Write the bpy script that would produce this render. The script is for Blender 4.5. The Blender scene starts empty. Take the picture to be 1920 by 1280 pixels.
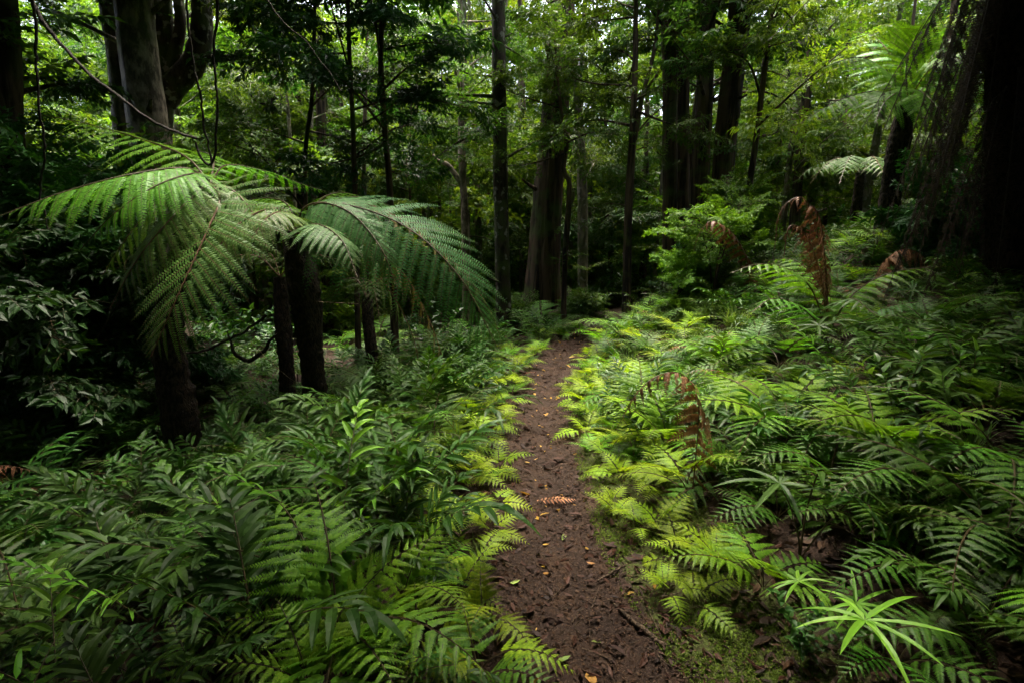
import bpy, math, random
import numpy as np
from mathutils import Vector, Matrix, Euler

S = bpy.context.scene
COL = S.collection
R = math.radians
rng = np.random.default_rng(7)
random.seed(7)

# ------------------------------------------------------------------ camera, sky, sun, exposure
CAM_H, PITCH, FPX = 1.55, R(11.0), 960.0          # focal length in pixels of the 1920 px wide photograph
cam_d = bpy.data.cameras.new("camera")
cam_d.sensor_width = 36.0
cam_d.lens = 36.0 * FPX / 1920.0
cam_d.clip_start, cam_d.clip_end = 0.05, 600.0
cam = bpy.data.objects.new("camera", cam_d)
cam.location = (0, 0, CAM_H)
cam.rotation_euler = (R(90) - PITCH, 0, 0)
COL.objects.link(cam)
S.camera = cam

SUN_EL, SUN_AZ = R(74), R(8)                       # azimuth measured from +Y towards +X
w = bpy.data.worlds.new("World")
S.world = w
w.use_nodes = True
nt = w.node_tree
bg = nt.nodes["Background"]
sky = nt.nodes.new("ShaderNodeTexSky")
sky.sky_type = 'NISHITA'
sky.sun_disc = False
sky.sun_elevation = SUN_EL
sky.sun_rotation = SUN_AZ
sky.air_density = 0.6
sky.dust_density = 7.0
sky.ozone_density = 0.0
nt.links.new(sky.outputs[0], bg.inputs[0])
bg.inputs[1].default_value = 0.12
sun_d = bpy.data.lights.new("sun", 'SUN')
sun_d.energy = 1.5
sun_d.angle = R(24)
sun_d.color = (1.0, 0.93, 0.78)
sun = bpy.data.objects.new("sun", sun_d)
sv = Vector((math.sin(SUN_AZ) * math.cos(SUN_EL), math.cos(SUN_AZ) * math.cos(SUN_EL), math.sin(SUN_EL)))
sun.rotation_euler = sv.to_track_quat('Z', 'Y').to_euler()
COL.objects.link(sun)

S.view_settings.view_transform = 'Standard'
S.view_settings.look = 'None'
S.view_settings.exposure = 3.9
S.view_settings.gamma = 1.0
S.render.engine = 'CYCLES'
cy = S.cycles
cy.max_bounces, cy.diffuse_bounces, cy.glossy_bounces, cy.transmission_bounces = 6, 3, 2, 4
cy.transparent_max_bounces = 4
cy.caustics_reflective = cy.caustics_refractive = False
cy.use_denoising = True
cy.sample_clamp_indirect = 4.0

# ------------------------------------------------------------------ terrain maths
def ss(a, b, x):
    t = np.clip((x - a) / (b - a), 0, 1)
    return t * t * (3 - 2 * t)

_py = np.array([-20, 0, 1.57, 2.1, 2.8, 3.6, 4.9, 6.0, 7.2, 8.0, 9.5, 12, 16, 40.])
_px = np.array([.5, .43, .37, .25, .24, .26, .32, .47, .78, 1.15, 1.9, 3.4, 5.5, 16.])
_pw = np.array([.36, .36, .34, .29, .245, .235, .22, .24, .24, .24, .22, .25, .3, .3])
_yy = np.linspace(-20, 40, 1201)
_k = np.ones(13) / 13
_cx = np.convolve(np.pad(np.interp(_yy, _py, _px), 6, mode='edge'), _k, 'valid')
_cw = np.convolve(np.pad(np.interp(_yy, _py, _pw), 6, mode='edge'), _k, 'valid')
def path_x(y): return np.interp(y, _yy, _cx)
def path_w(y): return np.interp(y, _yy, _cw)

_ph = rng.uniform(0, 6.28, (24,))
_dr = rng.uniform(0, 6.28, (24,))
def wob(x, y, f, n0=0, n=6):
    z = 0
    for i in range(n0, n0 + n):
        g = f * (1 + 0.37 * (i - n0))
        z = z + np.sin(x * g * np.cos(_dr[i]) + y * g * np.sin(_dr[i]) + _ph[i]) / (1 + 0.3 * (i - n0))
    return z / n

def ground(x, y):
    x = np.asarray(x, float); y = np.asarray(y, float)
    d = x - path_x(y)
    hw = path_w(y)
    l, r = np.maximum(-d - hw, 0), np.maximum(d - hw, 0)
    z = -0.62 * ss(0.35, 3.4, l) - 0.25 * ss(3.5, 9, l) + 0.9 * ss(9, 22, l)
    z = z + 0.10 * ss(0.1, .8, r) + 0.66 * ss(0.3, 2.8, r) + 1.15 * ss(1.9, 7, r)
    z = z + 0.36 * ss(0.05, 1.1, r) * ss(4.6, 7.2, y) * (1 - ss(10, 16, y))
    z = z + 0.05 * wob(x, y, 1.3) * ss(0, .6, l + r) + 0.16 * wob(x, y, .35, 6) * ss(1, 5, l + r)
    z = z - 0.035 * (1 - ss(0, hw, np.abs(d)))
    far = np.maximum(y - 24, 0)
    return z + 0.012 * far ** 1.55

def ray(px, py):
    u, v = (px - 960) / FPX, (640 - py) / FPX
    return np.array([u, math.cos(PITCH) + v * math.sin(PITCH), -math.sin(PITCH) + v * math.cos(PITCH)])

def at(px, py, y):
    """the point of the place seen at a photo pixel, y metres ahead of the camera"""
    d = ray(px, py)
    t = y / d[1]
    return np.array([d[0] * t, y, CAM_H + d[2] * t])

def on_ground(px, py):
    d = ray(px, py)
    t = 0.8
    while t < 60:
        p = d * t
        if CAM_H + p[2] <= ground(p[0], p[1]): break
        t += 0.02
    return np.array([d[0] * t, d[1] * t, float(ground(d[0] * t, d[1] * t))])

# ------------------------------------------------------------------ mesh builder
def nrm(a): return a / np.maximum(np.linalg.norm(a, axis=-1, keepdims=True), 1e-9)

class MB:
    def __init__(s): s.V, s.Q, s.T, s.A, s.B, s.n = [], [], [], [], [], 0
    def add(s, V, Q=None, T=None, tone=.5, stem=0.):
        V = np.asarray(V, float).reshape(-1, 3)
        if Q is not None and len(Q): s.Q.append(np.asarray(Q, int).reshape(-1, 4) + s.n)
        if T is not None and len(T): s.T.append(np.asarray(T, int).reshape(-1, 3) + s.n)
        s.V.append(V); s.n += len(V)
        s.A.append(np.broadcast_to(np.asarray(tone, float), (len(V),)))
        s.B.append(np.broadcast_to(np.asarray(stem, float), (len(V),)))
    def join(s, o, M=None, off=None):
        """append another builder's geometry through a 3x3 matrix and an offset"""
        V = np.concatenate(o.V)
        if M is not None: V = V @ np.asarray(M).T
        if off is not None: V = V + off
        s.V.append(V)
        s.Q += [q + s.n for q in o.Q]; s.T += [t + s.n for t in o.T]
        s.A += o.A; s.B += o.B; s.n += len(V)
    def mesh(s, name, mat, smooth=False):
        V = np.concatenate(s.V)
        Q = np.concatenate(s.Q) if s.Q else np.zeros((0, 4), int)
        T = np.concatenate(s.T) if s.T else np.zeros((0, 3), int)
        me = bpy.data.meshes.new(name)
        me.vertices.add(len(V)); me.vertices.foreach_set("co", V.astype(np.float32).ravel())
        li = np.concatenate([Q.ravel(), T.ravel()]).astype(np.int32)
        me.loops.add(len(li)); me.loops.foreach_set("vertex_index", li)
        st = np.concatenate([np.arange(len(Q)) * 4, len(Q) * 4 + np.arange(len(T)) * 3]).astype(np.int32)
        me.polygons.add(len(st)); me.polygons.foreach_set("loop_start", st)
        for nm, arr in (("tone", s.A), ("stem", s.B)):
            a = me.attributes.new(nm, 'FLOAT', 'POINT')
            a.data.foreach_set("value", np.concatenate(arr).astype(np.float32))
        me.polygons.foreach_set("use_smooth", np.full(len(st), smooth))
        me.update(calc_edges=True)
        me.validate()
        if mat: me.materials.append(mat)
        return me

def spline(P, n):
    P = np.asarray(P, float)
    if len(P) < 3:
        t = np.linspace(0, 1, n)[:, None]
        return P[0] * (1 - t) + P[-1] * t
    Q = np.vstack([2 * P[0] - P[1], P, 2 * P[-1] - P[-2]])
    out = []
    for t in np.linspace(0, len(P) - 1 - 1e-6, n):
        i = int(t); f = t - i
        a, b, c, d = Q[i:i + 4]
        out.append(.5 * (2 * b + (c - a) * f + (2 * a - 5 * b + 4 * c - d) * f * f + (3 * b - a - 3 * c + d) * f ** 3))
    out = np.array(out)
    # even spacing along the length
    L = np.concatenate([[0], np.cumsum(np.linalg.norm(np.diff(out, axis=0), axis=1))])
    s = np.linspace(0, L[-1], n)
    return np.stack([np.interp(s, L, out[:, k]) for k in range(3)], 1)

def tangents(C): return nrm(np.gradient(C, axis=0))

def tube(mb, C, r, sides=6, tone=.5, stem=1., rough=0., rg=None, lobes=0):
    """tapered tube along the polyline C with radii r (scalar pair or array)"""
    n = len(C)
    r = np.interp(np.linspace(0, 1, n), np.linspace(0, 1, len(r)), r) if np.ndim(r) else np.full(n, r)
    T = tangents(C)
    ref = np.array([0, 1., 0]) if abs(T[:, 1]).max() < .9 else np.array([1., 0, 0])
    if abs(T[:, 2]).max() < .8: ref = np.array([0, 0, 1.])
    X = nrm(np.cross(T, ref)); Y = np.cross(T, X)
    a = np.linspace(0, 2 * math.pi, sides, endpoint=False)
    rr = r[:, None] * np.ones((1, sides))
    if rough and rg is not None:
        ridge = rg.normal(0, 1, sides)
        rr = rr * (1 + rough * (.6 * ridge[None] + .55 * rg.normal(0, 1, (n, sides))
                                + .8 * np.sin(np.linspace(0, 9, n)[:, None] + a[None] * 2 + rg.uniform(0, 6))))
    V = C[:, None] + rr[..., None] * (np.cos(a)[None, :, None] * X[:, None] + np.sin(a)[None, :, None] * Y[:, None])
    i, j = np.meshgrid(np.arange(n - 1), np.arange(sides), indexing='ij')
    k = (j + 1) % sides
    Q = np.stack([i * sides + j, i * sides + k, (i + 1) * sides + k, (i + 1) * sides + j], -1).reshape(-1, 4)
    mb.add(V.reshape(-1, 3), Q=Q, tone=tone, stem=stem)

# ---- foliage pieces: "axes" are dicts of base P, direction D, normal N, length L
def axes(P, D, N, L): return dict(P=P, D=nrm(D), N=nrm(N), L=np.asarray(L, float))
UPV = np.array([0, 0, 1.])

def bent(ax, u, droop):
    """points at parameter u (m,) along every drooping axis -> (k, m, 3)"""
    L = ax['L'][:, None, None]
    uu = u[None, :, None]
    sag = nrm(ax['N'] * .5 + UPV * .5)[:, None]
    return ax['P'][:, None] + L * uu * ax['D'][:, None] - L * droop * uu ** 2 * sag

def expand(ax, m, ratio, prof, ang0, ang1, droop, rg, u0=.08, jit=.06, drop=0.):
    """children on both sides of every axis"""
    u = np.linspace(u0, .985, m)
    pos = bent(ax, u, droop)
    tan = nrm(np.gradient(pos, axis=1)) if m > 1 else np.repeat(ax['D'][:, None], m, 1)
    N = np.repeat(ax['N'][:, None], m, 1)
    side = nrm(np.cross(tan, N)); N = np.cross(side, tan)
    ang = np.linspace(ang0, ang1, m)[None, :, None]
    l = ax['L'][:, None] * ratio * prof(u)[None]
    out = []
    for sg in (-1, 1):
        aj = ang + rg.normal(0, jit, (len(ax['L']), m, 1))
        D = np.cos(aj) * tan + sg * np.sin(aj) * side + N * rg.normal(-.02, jit, (len(ax['L']), m, 1))
        keep = rg.random((len(ax['L']), m)).ravel() >= drop
        p = pos + (tan * (u[1] - u[0]) * ax['L'][:, None, None] * .25 * sg if m > 1 else 0)
        out.append((p.reshape(-1, 3)[keep], D.reshape(-1, 3)[keep], N.reshape(-1, 3)[keep], (l * rg.uniform(.9, 1.08, l.shape)).ravel()[keep]))
    return axes(*[np.concatenate([o[i] for o in out]) for i in range(4)])

def blades(mb, ax, wr, rg, mid=.38, droop=.12, fold=.12, tone=None, stem=0.):
    """a folded kite for every axis"""
    P, D, N, L = ax['P'], ax['D'], ax['N'], ax['L'][:, None]
    Sd = nrm(np.cross(D, N)); n = len(P)
    W = L * wr * .5 if np.isscalar(wr) else np.asarray(wr).reshape(-1, 1) * .5
    a = P + D * L * mid + Sd * W + N * W * fold * 2
    b = P + D * L * mid - Sd * W + N * W * fold * 2
    t = P + D * L - N * L * droop
    V = np.stack([P, a, t, b], 1).reshape(-1, 3)
    i = np.arange(n)[:, None] * 4
    T = np.concatenate([i + [0, 1, 2], i + [0, 2, 3]])
    tn = rg.random(n) if tone is None else np.broadcast_to(tone, (n,))
    mb.add(V, T=T, tone=np.repeat(tn, 4), stem=stem)

def lances(mb, ax, wr, rg, mid=.4, droop=.12, fold=.10):
    """a fuller five-cornered leaflet for every axis"""
    P, D, N, L = ax['P'], ax['D'], ax['N'], ax['L'][:, None]
    Sd = nrm(np.cross(D, N)); n = len(P); W = L * wr * .5
    m = P + D * L * mid + N * W * fold * 2 - N * L * droop * mid * mid
    V = np.stack([P + Sd * W * .62, m + Sd * W, P + D * L - N * L * droop, m - Sd * W, P - Sd * W * .62], 1).reshape(-1, 3)
    i = np.arange(n)[:, None] * 5
    mb.add(V, Q=i + [0, 1, 3, 4], T=i + [1, 2, 3], tone=np.repeat(rg.random(n), 5))

def ribs(mb, ax, wd, droop, m=4, tone=.5):
    u = np.linspace(0, 1, m)
    pos = bent(ax, u, droop)
    Sd = nrm(np.cross(ax['D'], ax['N']))[:, None]
    wv = wd * (1 - .75 * u)[None, :, None]
    up = ax['N'][:, None] * wd * .4
    V = np.stack([pos + Sd * wv + up, pos - Sd * wv + up], 2)
    k = len(pos)
    i, j = np.meshgrid(np.arange(k), np.arange(m - 1), indexing='ij')
    b = i * m * 2 + j * 2
    mb.add(V.reshape(-1, 3), Q=np.stack([b, b + 1, b + 3, b + 2], -1).reshape(-1, 4), tone=tone, stem=1.)

def straps(mb, ax, wd, droop, rg, m=7, wave=.0, fold=.16, tip=.5):
    """long ribbon leaflets with a folded midrib, drooping to a point"""
    u = np.linspace(0, 1, m)
    dr = droop * rg.uniform(.5, 1.4, (len(ax['L']), 1, 1))
    L = ax['L'][:, None, None]; uu = u[None, :, None]
    pos = ax['P'][:, None] + L * uu * ax['D'][:, None] - L * dr * uu ** 2.2 * UPV
    Sd = nrm(np.cross(ax['D'], ax['N']))[:, None]
    shp = np.minimum(1, u / .12) ** .6 * np.minimum(1, ((1 - u) / tip)) ** .6
    wv = (wd * .5 * shp)[None, :, None] * (1 + wave * rg.normal(0, 1, (len(ax['L']), m, 1)))
    up = ax['N'][:, None] * wv * fold * 2
    V = np.stack([pos + Sd * wv + up, pos, pos - Sd * wv + up], 2)
    k = len(pos)
    i, j = np.meshgrid(np.arange(k), np.arange(m - 1), indexing='ij')
    b = i * m * 3 + j * 3
    Q = np.concatenate([np.stack([b, b + 1, b + 4, b + 3], -1).reshape(-1, 4), np.stack([b + 1, b + 2, b + 5, b + 4], -1).reshape(-1, 4)])
    mb.add(V.reshape(-1, 3), Q=Q, tone=np.repeat(rg.random(k), m * 3))

def rachis_axes(C, n, s0, lens, a0, a1, up, rg, jit=.05, lift=0., hang=0.):
    """pinna axes along the rachis curve C; lens(t) with t = 0 at the lowest pinna"""
    t = np.linspace(0, 1, n) ** .92
    s = s0 + (0.99 - s0) * t
    ci = s * (len(C) - 1)
    B = np.stack([np.interp(ci, np.arange(len(C)), C[:, k]) for k in range(3)], 1)
    Tg = tangents(C)
    Tn = nrm(np.stack([np.interp(ci, np.arange(len(C)), Tg[:, k]) for k in range(3)], 1))
    Sd = nrm(np.cross(Tn, np.broadcast_to(up, Tn.shape)))
    N = np.cross(Sd, Tn)
    an = np.linspace(a0, a1, n)[:, None]
    P, D, NN, L = [], [], [], []
    step = (1 - s0) / n
    for sg in (-1, 1):
        aj = an + rg.normal(0, jit, (n, 1))
        d = np.cos(aj) * Tn + np.sin(aj) * sg * Sd + lift * N - hang * UPV + N * rg.normal(0, jit, (n, 1))
        P.append(B + Tn * (sg * .2 * step)); D.append(d)
        nn = N - nrm(d) * np.sum(N * nrm(d), 1, keepdims=True)
        NN.append(nn); L.append(lens(t) * rg.uniform(.9, 1.06, n))
    return axes(np.concatenate(P), np.concatenate(D), np.concatenate(NN), np.concatenate(L))

def arc(length, e0, e1, n=24, side=0., power=1.2):
    """a rachis in the XZ plane whose elevation runs from e0 to e1"""
    t = np.linspace(0, 1, n)
    e = e0 + (e1 - e0) * t ** power
    d = np.stack([np.cos(e), side * t, np.sin(e)], 1)
    C = np.concatenate([[[0, 0, 0]], np.cumsum(d[:-1], 0)]) * length / (n - 1)
    return C

def frond_bracken(length, rg, e0=1.15, e1=-.15, n=10, wide=.56, s0=.34, m=17, teeth=False, ratio=.19, droop=.22, side=None):
    mb = MB()
    C = arc(length, e0, e1, side=rg.normal(0, .15) if side is None else side, power=.75)
    tube(mb, C, [length * .0065, length * .0022], 4, stem=1.)
    bl = length * (1 - s0)
    lens = lambda t: bl * wide * np.clip((1 - t) ** .85 * (.86 + .14 * np.minimum(t * 8, 1)) + .02, .02, 1)
    ax = rachis_axes(C, n, s0, lens, 1.22, .85, UPV, rg, lift=.06)
    ribs(mb, ax, length * .0018, droop)
    pn = expand(ax, m, ratio, lambda u: (1 - u) ** .8 + .05, 1.2, .85, droop, rg, jit=.05)
    if teeth:
        blades(mb, pn, .26, rg, mid=.3, droop=.08)
        tt = expand(pn, 4, .34, lambda u: (1 - u) ** .7 + .1, .95, .7, .08, rg, u0=.1, jit=.05)
        blades(mb, tt, .52, rg, mid=.35, droop=.05)
    else:
        lances(mb, pn, .40, rg, mid=.4, droop=.12)
    blades(mb, axes(C[-2:-1], C[-1:] - C[-2:-1], UPV[None], [length * .06]), .3, rg)
    return mb

def frond_comb(length, rg, e0=1.0, e1=-.4, n=24, pl=.06, pw=.26, s0=.12):
    """simple pinnate ladder frond"""
    mb = MB()
    C = arc(length, e0, e1, side=rg.normal(0, .2))
    tube(mb, C, [length * .006, length * .002], 4, stem=1.)
    ax = rachis_axes(C, n, s0, lambda t: pl * np.clip(np.sin(math.pi * (t * .8 + .17)) ** .7, .12, 1), 1.35, .9, UPV, rg)
    blades(mb, ax, pw, rg, mid=.25, droop=.16)
    return mb

def frond_strap(length, rg, e0=1.1, e1=.2, n=7, pl=.22, wd=.031, s0=.3, droop=.42):
    mb = MB()
    C = arc(length, e0, e1, side=rg.normal(0, .2))
    tube(mb, C, [length * .006, length * .003], 4, stem=1.)
    ax = rachis_axes(C, n, s0, lambda t: pl * (.75 + .3 * np.sin(math.pi * t)) * (1 - .45 * t ** 2), 1.0, .45, UPV, rg, jit=.1, lift=.1)
    straps(mb, ax, wd, droop, rg, wave=.06)
    straps(mb, axes(C[-2:-1], C[-1:] - C[-2:-1], UPV[None], [pl * .9]), wd, droop, rg)
    return mb

def frond_fan(height, rg, n=8, pl=.24, wd=.022):
    """a stalk with long straps radiating from its top"""
    mb = MB()
    C = arc(height, 1.45, 1.0, side=rg.normal(0, .2))
    tube(mb, C, [.004, .003], 5, stem=1.)
    a = np.linspace(-2.6, 2.6, n) + rg.normal(0, .1, n)
    D = np.stack([np.cos(a), np.sin(a), rg.uniform(.0, .3, n)], 1)
    ax = axes(np.repeat(C[-1:], n, 0), D, np.repeat(UPV[None], n, 0) + D * .01, pl * rg.uniform(.75, 1.15, n))
    straps(mb, ax, wd, .34, rg, m=9, wave=.08, tip=.45)
    return mb

def grass_blades(rg, n=46, h=.4):
    mb = MB()
    a = rg.uniform(0, 6.28, n); e = rg.uniform(.75, 1.45, n)
    D = np.stack([np.cos(a) * np.cos(e), np.sin(a) * np.cos(e), np.sin(e)], 1)
    P = np.stack([rg.normal(0, .03, n), rg.normal(0, .03, n), np.zeros(n)], 1)
    N = np.stack([-np.cos(a) * np.sin(e), -np.sin(a) * np.sin(e), np.cos(e)], 1)
    straps(mb, axes(P, D, N, h * rg.uniform(.6, 1.2, n)), .008, .5, rg, m=7, tip=.8)
    return mb

def herb_stem(rg, h=.45, n=12, leaf=.11, wr=.3, e0=1.4, e1=1.1):
    mb = MB()
    C = arc(h, e0, e1, side=rg.normal(0, .2))
    tube(mb, C, [.004, .002], 5, stem=1.)
    t = np.linspace(.25, 1, n)
    B = np.stack([np.interp(t * (len(C) - 1), np.arange(len(C)), C[:, k]) for k in range(3)], 1)
    a = np.arange(n) * 2.4 + rg.uniform(0, 6)
    D = np.stack([np.cos(a), np.sin(a), np.linspace(.25, 1., n)], 1)
    ax = axes(B, D, UPV[None] - .3 * D, leaf * rg.uniform(.7, 1.15, n))
    Wd = leaf * wr
    straps(mb, ax, Wd, .28, rg, m=6, tip=.75, fold=.2)
    return mb

def leaf_spray(rg, length=.5, leaf=.075, wr=.38, nsub=6, nl=9):
    """a layered twig of leaves lying along +X"""
    mb = MB()
    C = arc(length, .15, -.3, n=8, side=rg.normal(0, .2))
    ribs(mb, axes(C[:1], C[-1:] - C[:1], UPV[None], [length]), .004, .1)
    ax = rachis_axes(C, nsub, .1, lambda t: length * .5 * (1 - .6 * t), 1.0, .6, UPV, rg, jit=.2)
    ribs(mb, ax, .002, .12, m=3)
    ch = expand(ax, nl // 2 + 1, 1., lambda u: np.ones_like(u), 1.0, .7, .12, rg, u0=.2, jit=.28, drop=.12)
    ch['L'] = leaf * rg.uniform(.55, 1.2, len(ch['L']))
    ch['N'] = nrm(ch['N'] + rg.normal(0, .38, ch['N'].shape))
    ch['D'] = nrm(ch['D'] + np.array([0, 0, -.22]) + rg.normal(0, .15, ch['D'].shape))
    blades(mb, ch, wr, rg, mid=.42, droop=.12)
    return mb

def tree_frond(P, rg, n=18, lens=.42, mp=24, ratio=.13, s0=.1, droop=.3, hang=.12, a0=1.3, a1=.75, up=UPV, w=.46, taper=1.0, miss=0., npts=48, rr=.009, midw=.34, jit=.05):
    """a large twice-divided frond along the 3D control points P"""
    mb = MB()
    C = spline(P, npts)
    tube(mb, C, [rr, rr * .3], 6, tone=.2, stem=1.)
    prof = lambda t: lens * np.clip((np.minimum(1, .45 + t * 2.6)) * (1 - t ** 2.2) ** taper, .05, 1)
    ax = rachis_axes(C, n, s0, prof, a0, a1, np.asarray(up, float), rg, hang=hang, jit=jit)
    if jit > .1: ax['L'] = ax['L'] * rg.uniform(.45, 1.15, len(ax['L']))
    ribs(mb, ax, .0028, droop, m=6, tone=.4)
    pn = expand(ax, mp, ratio, lambda u: np.clip(1 - u ** 2.6, 0, 1) ** .8 * .95 + .05, 1.35, 1.05, droop, rg, u0=.05, jit=.05, drop=miss)
    lances(mb, pn, midw, rg, mid=.45, droop=.14)
    return mb

# ------------------------------------------------------------------ materials
def nodes(name):
    m = bpy.data.materials.new(name); m.use_nodes = True
    t = m.node_tree; t.nodes.clear()
    def N(k, **kw):
        n = t.nodes.new(k)
        for a, b in kw.items(): setattr(n, a, b)
        return n
    return m, t, N, t.links.new

def leaf_mat(name, c0, c1, stem=(.06, .045, .02), trans=.38, tcol=None, rough=.5, spec=.22, vary=.35, spots=None):
    m, t, N, L = nodes(name)
    tone = N("ShaderNodeAttribute", attribute_name="tone"); st = N("ShaderNodeAttribute", attribute_name="stem")
    oi = N("ShaderNodeObjectInfo")
    mix = N("ShaderNodeMix", data_type='RGBA')
    mix.inputs[6].default_value = (*c0, 1); mix.inputs[7].default_value = (*c1, 1)
    L(tone.outputs["Fac"], mix.inputs[0])
    hsv = N("ShaderNodeHueSaturation")
    mr = N("ShaderNodeMapRange"); mr.inputs[3].default_value = 1 - vary; mr.inputs[4].default_value = 1 + vary
    L(oi.outputs["Random"], mr.inputs[0]); L(mr.outputs[0], hsv.inputs["Value"])
    mh = N("ShaderNodeMath", operation='MULTIPLY'); mh.inputs[1].default_value = 7.31
    fr = N("ShaderNodeMath", operation='FRACT'); L(oi.outputs["Random"], mh.inputs[0]); L(mh.outputs[0], fr.inputs[0])
    m2 = N("ShaderNodeMapRange"); m2.inputs[3].default_value = .485; m2.inputs[4].default_value = .515
    L(fr.outputs[0], m2.inputs[0]); L(m2.outputs[0], hsv.inputs["Hue"])
    L(mix.outputs[2], hsv.inputs["Color"])
    last = hsv.outputs[0]
    if spots:
        tc = N("ShaderNodeTexCoord"); nz = N("ShaderNodeTexNoise"); nz.inputs["Scale"].default_value = spots[0]; nz.inputs["Detail"].default_value = 3
        L(tc.outputs["Object"], nz.inputs["Vector"])
        rp = N("ShaderNodeValToRGB"); rp.color_ramp.elements[0].position = spots[1]; rp.color_ramp.elements[1].position = spots[1] + .08
        L(nz.outputs[0], rp.inputs[0])
        ms = N("ShaderNodeMix", data_type='RGBA'); ms.inputs[7].default_value = (*spots[2], 1)
        L(rp.outputs[0], ms.inputs[0]); L(last, ms.inputs[6]); last = ms.outputs[2]
    sm = N("ShaderNodeMix", data_type='RGBA'); sm.inputs[7].default_value = (*stem, 1)
    L(st.outputs["Fac"], sm.inputs[0]); L(last, sm.inputs[6])
    p = N("ShaderNodeBsdfPrincipled"); p.inputs["Roughness"].default_value = rough; p.inputs["Specular IOR Level"].default_value = spec
    L(sm.outputs[2], p.inputs["Base Color"])
    out = N("ShaderNodeOutputMaterial")
    if trans > 0:
        tr = N("ShaderNodeBsdfTranslucent")
        g = N("ShaderNodeMix", data_type='RGBA', blend_type='MULTIPLY'); g.inputs[0].default_value = 1.
        g.inputs[7].default_value = (*(tcol or (1.5, 1.35, .55)), 1)
        L(sm.outputs[2], g.inputs[6]); L(g.outputs[2], tr.inputs[0])
        mx = N("ShaderNodeMixShader")
        inv = N("ShaderNodeMath", operation='MULTIPLY_ADD'); inv.inputs[1].default_value = -trans; inv.inputs[2].default_value = trans
        L(st.outputs["Fac"], inv.inputs[0]); L(inv.outputs[0], mx.inputs[0])
        L(p.outputs[0], mx.inputs[1]); L(tr.outputs[0], mx.inputs[2]); L(mx.outputs[0], out.inputs[0])
    else:
        L(p.outputs[0], out.inputs[0])
    return m

def bark_mat(name, c0, c1, moss=0., scale=6., stretch=.16, bump=.6, lichen=None):
    m, t, N, L = nodes(name)
    tc = N("ShaderNodeTexCoord"); mp = N("ShaderNodeMapping"); mp.inputs["Scale"].default_value = (scale, scale, scale * stretch)
    L(tc.outputs["Object"], mp.inputs[0])
    nz = N("ShaderNodeTexNoise"); nz.inputs["Scale"].default_value = 3.; nz.inputs["Detail"].default_value = 8.; nz.inputs["Roughness"].default_value = .65
    L(mp.outputs[0], nz.inputs["Vector"])
    vo = N("ShaderNodeTexVoronoi", feature='DISTANCE_TO_EDGE'); vo.inputs["Scale"].default_value = 4.
    L(mp.outputs[0], vo.inputs["Vector"])
    rp = N("ShaderNodeValToRGB"); rp.color_ramp.elements[0].position = .44; rp.color_ramp.elements[1].position = .57
    rp.color_ramp.elements[0].color = (*c0, 1); rp.color_ramp.elements[1].color = (*c1, 1)
    L(nz.outputs[0], rp.inputs[0])
    last = rp.outputs[0]
    n2 = N("ShaderNodeTexNoise"); n2.inputs["Scale"].default_value = 2.2; n2.inputs["Detail"].default_value = 5.
    L(tc.outputs["Object"], n2.inputs["Vector"])
    def over(col, lo, hi, fac):
        nonlocal last
        r = N("ShaderNodeValToRGB"); r.color_ramp.elements[0].position = lo; r.color_ramp.elements[1].position = hi
        r.color_ramp.elements[1].color = (fac, fac, fac, 1)
        L(n2.outputs[0], r.inputs[0])
        x = N("ShaderNodeMix", data_type='RGBA'); x.inputs[7].default_value = (*col, 1)
        L(r.outputs[0], x.inputs[0]); L(last, x.inputs[6]); last = x.outputs[2]
    if moss: over((.05, .075, .018), .62 - moss * .3, .72 - moss * .2, .8)
    if lichen:
        n2 = N("ShaderNodeTexNoise"); n2.inputs["Scale"].default_value = 7.; n2.inputs["Detail"].default_value = 4.
        L(tc.outputs["Object"], n2.inputs["Vector"]); over(lichen, .58, .63, .85)
    bm = N("ShaderNodeBump"); bm.inputs["Strength"].default_value = bump; bm.inputs["Distance"].default_value = .03
    ad = N("ShaderNodeMath", operation='MULTIPLY_ADD'); ad.inputs[1].default_value = .6
    L(vo.outputs[0], ad.inputs[0]); L(nz.outputs[0], ad.inputs[2]); L(ad.outputs[0], bm.inputs["Height"])
    p = N("ShaderNodeBsdfPrincipled"); p.inputs["Roughness"].default_value = .85; p.inputs["Specular IOR Level"].default_value = .2
    L(last, p.inputs["Base Color"]); L(bm.outputs[0], p.inputs["Normal"])
    out = N("ShaderNodeOutputMaterial"); L(p.outputs[0], out.inputs[0])
    return m

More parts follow.
